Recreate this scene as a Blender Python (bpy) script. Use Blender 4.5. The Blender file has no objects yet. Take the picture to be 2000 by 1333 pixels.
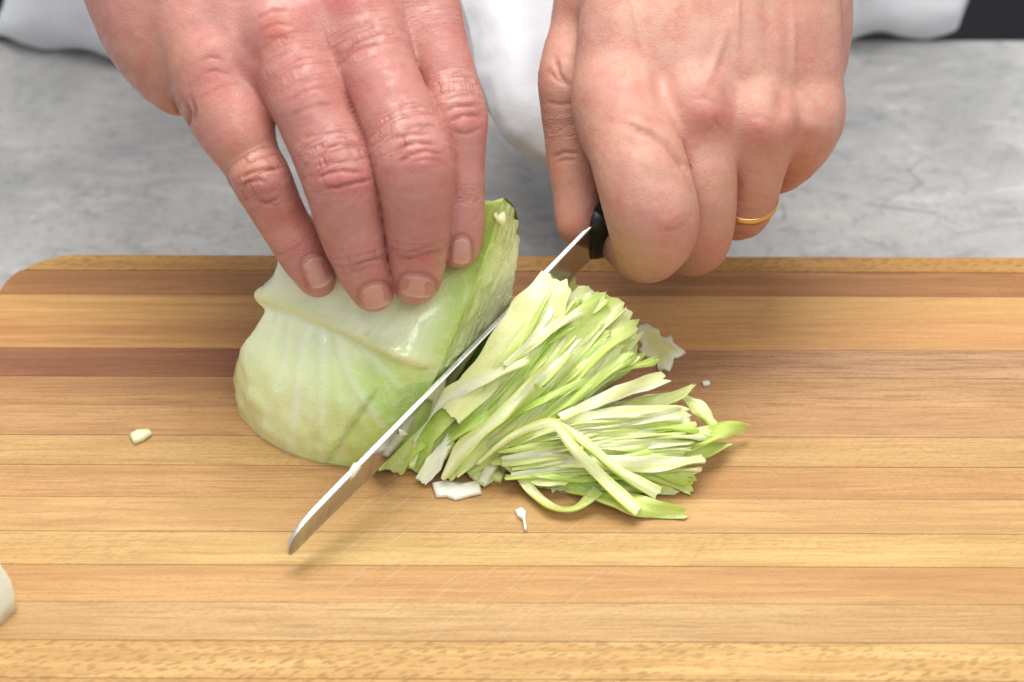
import bpy, math, random
import numpy as np
from mathutils import Vector, Matrix
from mathutils.bvhtree import BVHTree

# ------------------------------------------------------------------ camera, world, lamps, exposure
# every length below is written in centimetres; CM turns it into metres
CM = 0.01
PITCH = math.radians(40.0)
FPX = 3889.0                      # focal length in photograph pixels (2000 wide)
DIST = 63.0                       # camera to the board, along the view axis
SC = bpy.context.scene
COL = SC.collection
CAM = np.array([0.0, -DIST*math.cos(PITCH), DIST*math.sin(PITCH)])
FW = np.array([0.0, math.cos(PITCH), -math.sin(PITCH)])
UP = np.array([0.0, math.sin(PITCH), math.cos(PITCH)])
RT = np.array([1.0, 0.0, 0.0])

cam_data = bpy.data.cameras.new('camera')
cam_data.sensor_width = 36.0
cam_data.lens = FPX/2000.0*36.0
cam_data.clip_start = 0.02
cam_data.clip_end = 50.0
cam_data.dof.use_dof = True
cam_data.dof.focus_distance = 0.585
cam_data.dof.aperture_fstop = 10.5
cam = bpy.data.objects.new('camera', cam_data)
COL.objects.link(cam)
cam.location = CAM*CM
cam.rotation_euler = (math.pi/2 - PITCH, 0, 0)
SC.camera = cam

world = bpy.data.worlds.new('World')
SC.world = world
world.use_nodes = True
bgn = world.node_tree.nodes['Background']
bgn.inputs[0].default_value = (0.93, 0.96, 1.0, 1)
bgn.inputs[1].default_value = 0.50

def area(name, loc, target, size, sizey, power, color):
    l = bpy.data.lights.new(name, 'AREA')
    l.shape = 'RECTANGLE'
    l.size = size*CM
    l.size_y = sizey*CM
    l.energy = power
    l.color = color
    o = bpy.data.objects.new(name, l)
    COL.objects.link(o)
    o.location = Vector(loc)*CM
    o.rotation_euler = (Vector(target)-Vector(loc)).to_track_quat('-Z', 'Y').to_euler()
    return o
area('key_lamp', (-4, 18, 105), (-2, -2, 0), 80, 60, 14.5, (1.0, 0.975, 0.945))
area('fill_lamp', (45, -120, 150), (0, 0, 2), 110, 80, 12.0, (1.0, 0.98, 0.96))

SC.view_settings.view_transform = 'Standard'
SC.view_settings.look = 'None'
SC.view_settings.gamma = 1.0
SC.view_settings.exposure = 0.0
SC.view_settings.use_curve_mapping = False
SC.cycles.use_denoising = True

# ------------------------------------------------------------------ helpers
rng = np.random.default_rng(7)

def ray(px, py):
    return FW + RT*((px-1000.0)/FPX) - UP*((py-666.5)/FPX)
def P(px, py, z=0.0):
    """point of the photograph's pixel at height z"""
    d = ray(px, py)
    return CAM + d*((z-CAM[2])/d[2])
def PD(px, py, w):
    """point of the pixel at view depth w"""
    return CAM + ray(px, py)*w
def PPL(px, py, p0, n):
    """point of the pixel on the plane through p0 with normal n"""
    d = ray(px, py)
    return CAM + d*(np.dot(p0-CAM, n)/np.dot(d, n))

def crom(pts, n):
    """Catmull-Rom through pts (k, m), n samples for each span"""
    p = np.asarray(pts, float)
    q = np.vstack([2*p[0]-p[1], p, 2*p[-1]-p[-2]])
    out = []
    for i in range(1, len(q)-2):
        for t in np.arange(n)/n:
            a, b, c, d = q[i-1], q[i], q[i+1], q[i+2]
            out.append(0.5*((2*b)+(c-a)*t+(2*a-5*b+4*c-d)*t*t+(3*b-a-3*c+d)*t**3))
    out.append(p[-1])
    return np.array(out)

def vnoise(p, seed=0):
    """smooth value noise in -1..1, p (n, 3)"""
    p = np.asarray(p, float)
    i = np.floor(p).astype(np.int64)
    f = p-i
    f = f*f*(3-2*f)
    def h(a):
        x = (a[:, 0]*73856093) ^ (a[:, 1]*19349663) ^ (a[:, 2]*83492791) ^ (seed*2654435)
        x = (x ^ (x >> 13))*1274126177 & 0x7fffffff
        x = (x ^ (x >> 11)) & 0xffff
        return x/32767.5-1
    r = 0
    for dx in (0, 1):
        for dy in (0, 1):
            for dz in (0, 1):
                w = (f[:, 0] if dx else 1-f[:, 0])*(f[:, 1] if dy else 1-f[:, 1])*(f[:, 2] if dz else 1-f[:, 2])
                r = r+w*h(i+np.array([dx, dy, dz]))
    return r

def srgb(r, g, b):
    def c(v):
        v /= 255.0
        return v/12.92 if v <= 0.04045 else ((v+0.055)/1.055)**2.4
    return np.array([c(r), c(g), c(b)])

def tag(o, label=None, cat=None, group=None, kind=None):
    if label: o['label'] = label
    if cat: o['category'] = cat
    if group: o['group'] = group
    if kind: o['kind'] = kind
    return o

def empty(name, base):
    o = bpy.data.objects.new(name, None)
    COL.objects.link(o)
    o.location = Vector(base)*CM
    o.empty_display_size = 0.02
    return o

def mobj(name, verts, faces, mat, parent=None, origin=None, smooth=True, cols=None, vecs=None):
    """one mesh object; verts in world centimetres"""
    v = np.asarray(verts, float)
    if origin is None:
        origin = np.array([v[:, 0].mean(), v[:, 1].mean(), v[:, 2].min()])
    origin = np.asarray(origin, float)
    me = bpy.data.meshes.new(name)
    if isinstance(faces, np.ndarray):
        me.vertices.add(len(v))
        me.vertices.foreach_set('co', ((v-origin)*CM).astype(np.float32).ravel())
        me.loops.add(faces.size)
        me.loops.foreach_set('vertex_index', faces.astype(np.int32).ravel())
        me.polygons.add(len(faces))
        me.polygons.foreach_set('loop_start', np.arange(0, faces.size, faces.shape[1], dtype=np.int32))
        me.update(calc_edges=True)
    else:
        me.from_pydata(((v-origin)*CM).tolist(), [], [list(map(int, f)) for f in faces])
    if smooth:
        me.polygons.foreach_set('use_smooth', [True]*len(me.polygons))
    if cols is not None:
        a = me.color_attributes.new('tint', 'FLOAT_COLOR', 'POINT')
        c = np.ones((len(v), 4), np.float32)
        c[:, :3] = cols
        a.data.foreach_set('color', c.ravel())
    if vecs is not None:
        for k, d in vecs.items():
            a = me.attributes.new(k, 'FLOAT_VECTOR', 'POINT')
            a.data.foreach_set('vector', np.asarray(d, np.float32).ravel())
    me.materials.append(mat)
    me.update()
    o = bpy.data.objects.new(name, me)
    COL.objects.link(o)
    o.location = Vector(origin)*CM
    if parent is not None:
        o.parent = parent
        p, loc = parent, Vector((0, 0, 0))
        while p is not None:
            loc += p.location
            p = p.parent
        o.location = Vector(origin)*CM-loc
    return o

def grid_faces(nu, nv, closed_v=False):
    f = []
    for i in range(nu-1):
        for j in range(nv if closed_v else nv-1):
            k = (j+1) % nv
            f.append((i*nv+j, i*nv+k, (i+1)*nv+k, (i+1)*nv+j))
    return f

# ------------------------------------------------------------------ materials
class NT:
    def __init__(self, name):
        self.m = bpy.data.materials.new(name)
        self.m.use_nodes = True
        self.t = self.m.node_tree
        self.n = self.t.nodes
        self.b = self.n['Principled BSDF']
    def node(self, typ, **kw):
        x = self.n.new(typ)
        for k, v in kw.items(): setattr(x, k, v)
        return x
    def link(self, a, b): self.t.links.new(a, b)
    def put(self, sock, v):
        if isinstance(v, bpy.types.NodeSocket): self.link(v, sock)
        elif hasattr(v, '__len__') and len(v) == 3 and sock.type == 'RGBA': sock.default_value = (*v, 1)
        else: sock.default_value = v
    def set(self, **kw):
        for k, v in kw.items(): self.put(self.b.inputs[k.replace('_', ' ')], v)
    def coord(self, scale=(1, 1, 1), offset=(0, 0, 0), src=None, rot=(0, 0, 0)):
        mp = self.node('ShaderNodeMapping')
        if src is None: src = self.node('ShaderNodeTexCoord').outputs['Object']
        self.link(src, mp.inputs[0])
        mp.inputs['Location'].default_value = offset
        mp.inputs['Rotation'].default_value = rot
        mp.inputs['Scale'].default_value = scale
        return mp.outputs[0]
    def noise(self, co, scale, detail=4, rough=0.55, dist=0.0):
        x = self.node('ShaderNodeTexNoise')
        self.link(co, x.inputs['Vector'])
        x.inputs['Scale'].default_value = scale
        x.inputs['Detail'].default_value = detail
        x.inputs['Roughness'].default_value = rough
        x.inputs['Distortion'].default_value = dist
        return x.outputs[0]
    def voro(self, co, scale, feature='F1', rand=1.0, out='Distance'):
        x = self.node('ShaderNodeTexVoronoi', feature=feature)
        self.link(co, x.inputs['Vector'])
        x.inputs['Scale'].default_value = scale
        x.inputs['Randomness'].default_value = rand
        return x.outputs[out]
    def ramp(self, f, a, b, lo=0.0, hi=1.0):
        x = self.node('ShaderNodeMapRange')
        x.interpolation_type = 'SMOOTHSTEP'
        self.put(x.inputs[0], f)
        for i, v in enumerate((a, b, lo, hi)): x.inputs[i+1].default_value = v
        return x.outputs[0]
    def mix(self, f, a, b, mode='MIX'):
        x = self.node('ShaderNodeMix', data_type='RGBA', blend_type=mode)
        self.put(x.inputs[0], f)
        self.put(x.inputs[6], a)
        self.put(x.inputs[7], b)
        return x.outputs[2]
    def math(self, op, a, b=0.0):
        x = self.node('ShaderNodeMath', operation=op)
        self.put(x.inputs[0], a)
        self.put(x.inputs[1], b)
        return x.outputs[0]
    def attr(self, name, out='Color'):
        x = self.node('ShaderNodeAttribute', attribute_name=name)
        return x.outputs[out]
    def bump(self, h, strength, dist, normal=None):
        x = self.node('ShaderNodeBump')
        x.inputs['Strength'].default_value = strength
        x.inputs['Distance'].default_value = dist
        self.put(x.inputs['Height'], h)
        if normal is not None: self.link(normal, x.inputs['Normal'])
        return x.outputs[0]

def wood_mat(i, base, dark, fleck, grain, side=None):
    base, dark, side = [None if q is None else (q*0.94+0.06*q.mean())*np.array([0.89, 0.91, 0.82]) for q in (base, dark, side)]
    """one board strip: long fibre grain, ray flecks, pores, cut marks"""
    T = NT('maple_strip_%d' % i)
    off = (i*3.17, i*1.73, 0)
    tc = T.node('ShaderNodeTexCoord').outputs['Object']
    c = T.coord((100, 100, 100), off, tc)                       # centimetres
    warp = T.noise(T.coord((0.15, 1.2, 1), (0, 0, 0), c), 1.0, 2)
    wv = T.node('ShaderNodeVectorMath', operation='ADD')
    T.link(c, wv.inputs[0])
    cmb = T.node('ShaderNodeCombineXYZ')
    T.put(cmb.inputs[1], T.math('MULTIPLY', T.math('SUBTRACT', warp, 0.5), 0.5))
    T.link(cmb.outputs[0], wv.inputs[1])
    cw = wv.outputs[0]
    g1 = T.noise(T.coord((0.10, 2.6, 1), (0, 0, 0), cw), 1.0, 5, 0.6)
    g2 = T.noise(T.coord((0.5, 14, 1), (0, 0, 0), cw), 1.0, 3, 0.6)
    big = T.noise(T.coord((0.09, 0.25, 1), (5, 0, 0), c), 1.0, 2, 0.5)
    col = T.mix(T.ramp(g1, 0.3, 0.72), base, dark)
    if side is not None:
        sx = T.node('ShaderNodeSeparateXYZ')
        T.link(T.coord((100, 100, 100), (0, 0, 0), tc), sx.inputs[0])
        col = T.mix(T.ramp(T.math('ADD', sx.outputs[0], T.math('MULTIPLY', big, 4.0)), -10.0, 10.0), col, T.mix(T.ramp(g1, 0.3, 0.72), side, side*0.82))
    else:
        col = T.mix(T.math('MULTIPLY', T.ramp(big, 0.42, 0.68), 0.5), col, dark)
    col = T.mix(T.math('MULTIPLY', T.ramp(g2, 0.42, 0.72), 0.75*grain), col, np.array(dark)*0.76)
    # ray flecks, lens shaped spots along the strip
    fl = T.voro(T.coord((2.5, 10.0, 1), (0, 0, 0), T.coord((1, 1, 1), (0, 0, 0), cw, (0, 0, math.radians(-14)))), 1.0)
    fm = T.ramp(T.noise(T.coord((0.10, 0.5, 1), (9, 2, 0), c), 1.0, 2), 0.30, 0.55)
    fk = T.math('MULTIPLY', T.ramp(fl, 0.42, 0.30), T.math('MULTIPLY', fm, fleck))
    col = T.mix(fk, col, np.array(dark)*0.74)
    fine = T.voro(T.coord((4.5, 22, 1), (3, 0, 0), cw), 1.0)
    col = T.mix(T.math('MULTIPLY', T.ramp(fine, 0.42, 0.1), 0.5*grain), col, np.array(dark)*0.62)
    # knife scratches: thin pale lines in the cutting direction, only around the middle of the board
    sc = T.coord((0.42, 17, 1), (1.3, 0.4, 0), T.coord((100, 100, 100), (0, 0, 0), tc, (0, 0, math.radians(-47))))
    s1 = T.ramp(T.noise(sc, 1.0, 2, 0.5), 0.60, 0.70)
    sc2 = T.coord((0.5, 20, 1), (7.3, 2.4, 0), T.coord((100, 100, 100), (0, 0, 0), tc, (0, 0, math.radians(-38))))
    s2 = T.ramp(T.noise(sc2, 1.0, 2, 0.5), 0.62, 0.72)
    sp = T.node('ShaderNodeTexGradient', gradient_type='SPHERICAL')
    T.link(T.coord((100/9.5, 100/6.5, 0), (0.05, 1.30, 0), T.node('ShaderNodeNewGeometry').outputs['Position']), sp.inputs[0])
    sm = T.math('MULTIPLY', T.math('MAXIMUM', s1, s2), T.ramp(sp.outputs['Fac'], 0.0, 0.6))
    col = T.mix(T.math('MULTIPLY', sm, 0.15), col, (0.80, 0.66, 0.46))
    sc3 = T.coord((0.30, 13, 1), (3.3, 8.4, 0), T.coord((100, 100, 100), (0, 0, 0), tc, (0, 0, math.radians(-62))))
    s3 = T.math('MULTIPLY', T.ramp(T.noise(sc3, 1.0, 2, 0.5), 0.655, 0.70), T.ramp(T.noise(T.coord((1, 1, 1), (4, 4, 0), c), 0.16, 2), 0.45, 0.6))
    col = T.mix(T.math('MULTIPLY', s3, 0.28), col, np.array(dark)*0.62)
    damp = T.ramp(T.noise(T.coord((1, 1, 1), (1, 6, 0), c), 0.22, 4, 0.6), 0.50, 0.68)
    col = T.mix(T.math('MULTIPLY', damp, 0.16), col, np.array(dark)*0.85)
    T.set(Base_Color=col, Roughness=T.math('SUBTRACT', T.ramp(g1, 0.2, 0.8, 0.42, 0.54), T.math('MULTIPLY', damp, 0.10)), Specular_IOR_Level=0.42)
    h = T.math('SUBTRACT', T.math('MULTIPLY', g2, -0.5), T.math('MULTIPLY', sm, 1.0))
    T.set(Normal=T.bump(h, 0.25, 0.0003))
    return T.m

def simple(name, col, rough=0.5, **kw):
    T = NT(name)
    T.set(Base_Color=col, Roughness=rough, **kw)
    return T.m

def stone_mat():
    T = NT('grey_stone')
    c = T.coord((100, 100, 100))
    a = T.noise(c, 0.16, 7, 0.62, 0.4)
    b = T.noise(T.coord((0.6, 1.5, 1), (4, 1, 0), c), 0.55, 6, 0.68, 0.9)
    d = T.noise(T.coord((1, 1, 1), (9, 9, 0), c), 1.9, 5, 0.7)
    col = T.mix(T.ramp(a, 0.30, 0.70), srgb(158, 158, 157), srgb(186, 185, 182))
    col = T.mix(T.math('MULTIPLY', T.ramp(b, 0.52, 0.70), 0.55), col, srgb(210, 208, 203))
    col = T.mix(T.math('MULTIPLY', T.ramp(b, 0.46, 0.32), 0.7), col, srgb(142, 143, 144))
    col = T.mix(T.math('MULTIPLY', T.ramp(d, 0.48, 0.72), 0.6), col, srgb(136, 138, 140))
    cc = T.coord((1, 1, 1), (2.2, 0.7, 0), c)
    wn = T.node('ShaderNodeVectorMath', operation='ADD')
    T.link(cc, wn.inputs[0])
    nz = T.node('ShaderNodeTexNoise')
    T.link(cc, nz.inputs['Vector'])
    nz.inputs['Scale'].default_value = 0.35
    nz.inputs['Detail'].default_value = 5
    wm = T.node('ShaderNodeVectorMath', operation='SCALE')
    T.link(nz.outputs[1], wm.inputs[0])
    wm.inputs['Scale'].default_value = 5.0
    T.link(wm.outputs[0], wn.inputs[1])
    cr = T.voro(wn.outputs[0], 0.085, 'DISTANCE_TO_EDGE')
    crm = T.math('MULTIPLY', T.ramp(cr, 0.010, 0.001), T.ramp(T.noise(T.coord((1, 1, 1), (3, 8, 0), c), 0.28, 2), 0.54, 0.64))
    col = T.mix(T.math('MULTIPLY', crm, 0.55), col, srgb(112, 113, 115))
    gr = T.noise(c, 14.0, 3, 0.7)
    col = T.mix(T.math('MULTIPLY', T.ramp(gr, 0.45, 0.7), 0.25), col, srgb(120, 120, 120))
    T.set(Base_Color=col, Roughness=T.ramp(b, 0.3, 0.7, 0.5, 0.36), Specular_IOR_Level=0.45)
    T.set(Normal=T.bump(T.math('SUBTRACT', b, crm), 0.15, 0.001))
    return T.m

def leaf_mat(name, rough=0.34, sss=0.35, wet=0.3, fibre=True):
    T = NT(name)
    c = T.coord((100, 100, 100))
    base = T.attr('tint')
    n = T.noise(c, 1.6, 5, 0.6)
    col = T.mix(T.math('MULTIPLY', T.ramp(n, 0.45, 0.75), 0.35), base, T.mix(1.0, base, (0.90, 0.98, 0.78), 'MULTIPLY'))
    n2 = T.noise(c, 9.0, 3, 0.6)
    col = T.mix(T.math('MULTIPLY', T.ramp(n2, 0.55, 0.8), 0.22), col, (0.86, 0.88, 0.62))
    if not fibre:
        st = T.noise(T.coord((0.5, 7.0, 1), (0, 0, 0), T.attr('fold', 'Vector')), 1.0, 4, 0.6)
        col = T.mix(T.math('MULTIPLY', T.ramp(st, 0.50, 0.70), 0.30), col, (0.80, 0.82, 0.50))
        col = T.mix(T.math('MULTIPLY', T.ramp(st, 0.46, 0.30), 0.4), col, T.mix(1.0, base, (0.70, 0.88, 0.50), 'MULTIPLY'))
    T.set(Base_Color=col, Roughness=T.ramp(T.noise(c, 0.9, 3), 0.35, 0.7, rough-0.10, rough+0.14),
          Subsurface_Weight=sss, Subsurface_Radius=(0.9, 1.0, 0.35), Subsurface_Scale=0.004,
          Specular_IOR_Level=0.5, Coat_Weight=wet, Coat_Roughness=0.12)
    fb = T.noise(c, 5.0, 4, 0.62)
    if fibre:
        wv = T.node('ShaderNodeVectorMath', operation='ADD')
        T.link(c, wv.inputs[0])
        nz = T.node('ShaderNodeTexNoise')
        T.link(c, nz.inputs['Vector'])
        nz.inputs['Scale'].default_value = 1.5
        sc_ = T.node('ShaderNodeVectorMath', operation='SCALE')
        T.link(nz.outputs[1], sc_.inputs[0])
        sc_.inputs['Scale'].default_value = 0.6
        T.link(sc_.outputs[0], wv.inputs[1])
        net_ = T.ramp(T.voro(wv.outputs[0], 2.1, 'DISTANCE_TO_EDGE'), 0.06, 0.0)
        col = T.mix(T.math('MULTIPLY', net_, 0.30), col, (0.86, 0.90, 0.66))
        T.set(Base_Color=col, Coat_Roughness=0.07)
        fb = T.math('ADD', T.math('ADD', fb, T.math('MULTIPLY', net_, 0.35)), T.math('MULTIPLY', T.noise(c, 1.7, 3), 1.2))
    if not fibre: fb = T.math('ADD', fb, T.math('MULTIPLY', st, 1.5))
    T.set(Normal=T.bump(fb, 0.30, 0.0006))
    return T.m

def skin_mat(name, wet):
    T = NT(name)
    c = T.coord((100, 100, 100))
    base = T.attr('tint')
    n = T.noise(c, 1.5, 6, 0.68)
    col = T.mix(T.math('MULTIPLY', T.ramp(n, 0.44, 0.66), 0.65), base, T.mix(1.0, base, (0.96, 0.72, 0.72), 'MULTIPLY'))
    n2 = T.noise(T.coord((1, 1, 1), (7, 3, 1), c), 5.5, 4, 0.6)
    col = T.mix(T.math('MULTIPLY', T.ramp(n2, 0.5, 0.72), 0.40), col, T.mix(1.0, base, (1.05, 1.12, 1.04), 'MULTIPLY'))
    # fine skin: crossed furrows, and wrinkles across the finger near joints (attribute 'fold')
    sep = T.node('ShaderNodeSeparateXYZ')
    T.link(T.attr('fold', 'Vector'), sep.inputs[0])
    cmb = T.node('ShaderNodeCombineXYZ')
    T.put(cmb.inputs[0], T.math('MULTIPLY', sep.outputs[0], 5.5))
    T.put(cmb.inputs[1], T.math('MULTIPLY', sep.outputs[1], 0.9))
    wr = T.noise(cmb.outputs[0], 1.0, 4, 0.62, 0.5)
    wr = T.math('MULTIPLY', T.ramp(T.math('ABSOLUTE', T.math('SUBTRACT', wr, 0.5)), 0.0, 0.07), 1.0)
    wr = T.math('MULTIPLY', wr, sep.outputs[2])
    v = T.voro(T.coord((1, 1, 1), (0, 0, 0), c), 11.0, 'DISTANCE_TO_EDGE')
    v = T.ramp(v, 0.0, 0.12)
    pore = T.noise(c, 13.0, 5, 0.68)
    h = T.math('ADD', T.math('MULTIPLY', wr, 1.1), T.math('ADD', T.math('MULTIPLY', v, 0.07), T.math('MULTIPLY', pore, 0.40)))
    col = T.mix(T.math('MULTIPLY', T.math('SUBTRACT', sep.outputs[2], wr), 0.26), col, T.mix(1.0, base, (0.62, 0.42, 0.40), 'MULTIPLY'))
    T.set(Base_Color=col, Roughness=T.ramp(T.noise(c, 3.1, 4), 0.35, 0.7, 0.50-wet, 0.60),
          Subsurface_Weight=0.14, Subsurface_Radius=(1.0, 0.36, 0.2), Subsurface_Scale=0.0025,
          Specular_IOR_Level=0.5)
    T.set(Coat_Weight=T.ramp(T.noise(T.coord((1, 1, 1), (2, 5, 4), c), 2.6, 4), 0.43, 0.63, 0.0, 2.9*wet), Coat_Roughness=0.26)
    T.set(Normal=T.bump(h, 0.6, 0.0008))
    return T.m

def cloth_mat():
    T = NT('white_cotton')
    c = T.coord((100, 100, 100))
    w1 = T.noise(T.coord((1, 14, 14), (0, 0, 0), c), 2.0, 2)
    w2 = T.noise(T.coord((14, 1, 1), (0, 0, 0), c), 2.0, 2)
    T.set(Base_Color=T.mix(T.noise(c, 0.2, 3), (0.67, 0.68, 0.72), (0.73, 0.74, 0.77)), Roughness=0.85,
          Specular_IOR_Level=0.2, Sheen_Weight=0.15)
    T.set(Normal=T.bump(T.math('ADD', T.math('ADD', w1, w2), T.math('MULTIPLY', T.noise(c, 0.5, 4), 6.0)), 0.3, 0.0008))
    return T.m

M_LEAF = leaf_mat('cabbage_leaf', 0.30, 0.35, 0.8)
M_SHRED = leaf_mat('cabbage_shred', 0.36, 0.40, 0.35, False)
M_SKIN = skin_mat('skin_damp', 0.16)
M_SKIN2 = skin_mat('skin_dry', 0.06)
M_CLOTH = cloth_mat()
M_STONE = stone_mat()

def steel_mat():
    T = NT('brushed_steel')
    c = T.coord((100, 100, 100))
    n = T.noise(T.coord((0.4, 9, 9), (0, 0, 0), c), 3.0, 3)
    sm = T.noise(c, 1.2, 4)
    T.set(Base_Color=T.mix(n, (0.46, 0.46, 0.46), (0.58, 0.58, 0.58)), Metallic=1.0,
          Roughness=T.ramp(sm, 0.3, 0.75, 0.10, 0.24))
    T.set(Normal=T.bump(n, 0.05, 0.0002))
    return T.m
M_STEEL = steel_mat()
M_SPINE = simple('polished_steel_spine', (0.80, 0.80, 0.80), 0.38, Metallic=1.0)
def handle_mat():
    T = NT('black_handle')
    n = T.noise(T.coord((100, 100, 100)), 6.0, 4)
    T.set(Base_Color=T.mix(n, (0.008, 0.008, 0.009), (0.02, 0.018, 0.018)), Roughness=0.38, Normal=T.bump(n, 0.1, 0.0003))
    return T.m
M_HANDLE = handle_mat()
def gold_mat():
    T = NT('gold')
    n = T.noise(T.coord((100, 100, 100)), 12.0, 3)
    T.set(Base_Color=(0.83, 0.52, 0.20), Metallic=1.0, Roughness=T.ramp(n, 0.3, 0.7, 0.16, 0.3))
    return T.m
M_GOLD = gold_mat()
def nail_mat():
    T = NT('fingernail')
    c = T.coord((100, 100, 100))
    n = T.noise(c, 4.0, 3)
    T.set(Base_Color=T.mix(T.math('MULTIPLY', n, 0.5), T.attr('tint'), (0.66, 0.42, 0.38)), Roughness=0.30, Subsurface_Weight=0.2,
          Subsurface_Radius=(1, 0.4, 0.25), Subsurface_Scale=0.002, Coat_Weight=0.25, Coat_Roughness=0.15)
    T.set(Normal=T.bump(n, 0.12, 0.0004))
    return T.m
M_NAIL = nail_mat()

# ------------------------------------------------------------------ the setting: floor, counter
BT = 3.4                                                       # board thickness
back = P(1950, 73, -BT)[1]
def box(x0, x1, y0, y1, z0, z1):
    v = [(x, y, z) for x in (x0, x1) for y in (y0, y1) for z in (z0, z1)]
    f = [(0, 1, 3, 2), (4, 6, 7, 5), (0, 4, 5, 1), (2, 3, 7, 6), (0, 2, 6, 4), (1, 5, 7, 3)]
    return v, f
def floor_mat():
    T = NT('dark_floor')
    n = T.noise(T.coord((1, 1, 1)), 6.0, 4)
    T.set(Base_Color=T.mix(n, (0.006, 0.006, 0.008), (0.014, 0.013, 0.014)), Roughness=0.7)
    return T.m
v, f = box(-400, 400, -200, 500, -92, -90)
tag(mobj('floor', v, f, floor_mat(), smooth=False), kind='structure')
# counter slab with a rounded back and front edge
prof = []
for a in np.linspace(0, math.pi/2, 6): prof.append((back-0.4+0.4*math.sin(a), -BT-0.4+0.4*math.cos(a)))
prof = [(-42, -BT)]+prof+[(back, -BT-4), (-42, -BT-4)]
n = len(prof)
v = [(x, y, z) for x in (-75, 75) for (y, z) in prof]
f = [(j, (j+1) % n, n+(j+1) % n, n+j) for j in range(n)]+[tuple(range(n))[::-1], tuple(range(n, 2*n))]
tag(mobj('countertop', v, f, M_STONE, smooth=False), kind='structure')

# ------------------------------------------------------------------ cutting board of glued strips
board = empty('cutting_board', (4, -6, -BT))
tag(board, 'striped edge-grain wooden cutting board with rounded corner on grey counter', 'cutting board')
EDGE = [497, 530, 577, 628, 682, 737, 793, 852, 910, 973, 1040, 1105, 1178, 1253, 1327]
ys = [P(500, e, 0)[1] for e in EDGE]
for k in range(2): ys.append(ys[-1]-1.42)
BY1, BY0 = ys[0], ys[-1]
BX0, BX1 = P(0, 552, 0)[0]+0.05, 27.0
CR = 2.3
YAW = math.radians(-0.28)
def xleft(y):
    t = min(BY1-y, y-BY0)
    return BX0 if t >= CR else BX0+CR-math.sqrt(max(0, CR*CR-(CR-t)**2))
def xright(y):
    return BX1-(xleft(y)-BX0)
W = [  # base sRGB, dark sRGB, side tone, fleck, grain
    ((214, 168, 98), (182, 128, 64), None, 0.95, 0.5),
    ((188, 134, 84), (162, 106, 62), None, 0.0, 1.0),
    ((222, 170, 104), (196, 138, 76), (220, 166, 104), 0.0, 0.6),
    ((218, 162, 98), (190, 130, 76), (218, 160, 102), 0.1, 0.6),
    ((164, 106, 72), (146, 90, 60), (202, 154, 114), 0.0, 0.8),
    ((198, 146, 96), (174, 120, 76), (208, 158, 112), 0.1, 0.9),
    ((208, 158, 106), (186, 132, 84), (208, 156, 110), 0.1, 0.9),
    ((216, 172, 114), (196, 148, 92), None, 0.25, 0.9),
    ((210, 160, 106), (190, 136, 84), None, 0.15, 0.9),
    ((218, 172, 114), (198, 148, 92), None, 0.15, 0.8),
    ((222, 182, 118), (202, 154, 92), None, 0.45, 0.8),
    ((214, 164, 106), (194, 140, 84), None, 0.1, 0.8),
    ((214, 172, 118), (194, 146, 94), None, 0.2, 1.0),
    ((228, 186, 120), (198, 146, 80), None, 0.95, 0.8),
    ((216, 168, 104), (190, 138, 76), None, 0.9, 0.8),
    ((210, 160, 104), (186, 130, 78), None, 0.2, 0.8),
]
for i in range(len(ys)-1):
    yb, ya = ys[i], ys[i+1]
    g = 0.006
    yy = np.linspace(ya+g, yb-g, 14)
    loop = [(xright(y), y) for y in yy]+[(xleft(y), y) for y in yy[::-1]]
    loop = np.array(loop)
    # inset of the top face: small arris at the joints, a rounded one at the board's rim
    cy = (ya+yb)/2
    def inset(d, rim=False):
        out = []
        for q in range(len(loop)):
            a, b, c = loop[q-1], loop[q], loop[(q+1) % len(loop)]
            n1 = np.array([-(b-a)[1], (b-a)[0]]); n2 = np.array([-(c-b)[1], (c-b)[0]])
            n1 /= np.linalg.norm(n1)+1e-9; n2 /= np.linalg.norm(n2)+1e-9
            m = n1+n2
            m /= max(0.5, np.dot(m, n1))
            p = b+m*d
            if rim and b[1] < ya+g+1e-6: p[1] = b[1]+min(d, 0.012)     # the joint side stays tight
            out.append(p)
        return np.array(out)
    j = 0.012
    rings = [(loop, -BT), (loop, -j), (inset(j), 0.0)]
    if i == 0:
        rings = [(loop, -BT), (loop, -0.16), (inset(0.012, True), -0.10), (inset(0.05, True), -0.04), (inset(0.11, True), 0.0)]
    nl = len(loop)
    cs, sn = math.cos(YAW), math.sin(YAW)
    vv = []
    for L, z in rings:
        for (x, y) in L: vv.append((x*cs-y*sn, x*sn+y*cs, z+(-0.004*(i % 3))*(z > -1)))
    ff = [tuple(range(nl))[::-1], tuple(range((len(rings)-1)*nl, len(rings)*nl))]
    for r in range(len(rings)-1):
        for q in range(nl): ff.append((r*nl+q, r*nl+(q+1) % nl, (r+1)*nl+(q+1) % nl, (r+1)*nl+q))
    b, d, s, fk, gr = W[i]
    mobj('wood_strip', vv, ff, wood_mat(i, srgb(*b), srgb(*d), fk, gr, srgb(*s) if s else None), board,
         origin=(4, cy, -BT), smooth=False)

def proj(v):
    """world centimetres -> photograph pixel and depth"""
    d = np.asarray(v, float)-CAM
    w = d@FW
    return 1000+FPX*(d@RT)/w, 666.5-FPX*(d@UP)/w, w

def pl_dist(px, py, line):
    """pixel distance to a polyline"""
    best = np.full(len(px), 1e9)
    for (ax, ay), (bx, by) in zip(line[:-1], line[1:]):
        dx, dy = bx-ax, by-ay
        t = np.clip(((px-ax)*dx+(py-ay)*dy)/(dx*dx+dy*dy), 0, 1)
        best = np.minimum(best, np.hypot(px-ax-t*dx, py-ay-t*dy))
    return best

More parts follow.
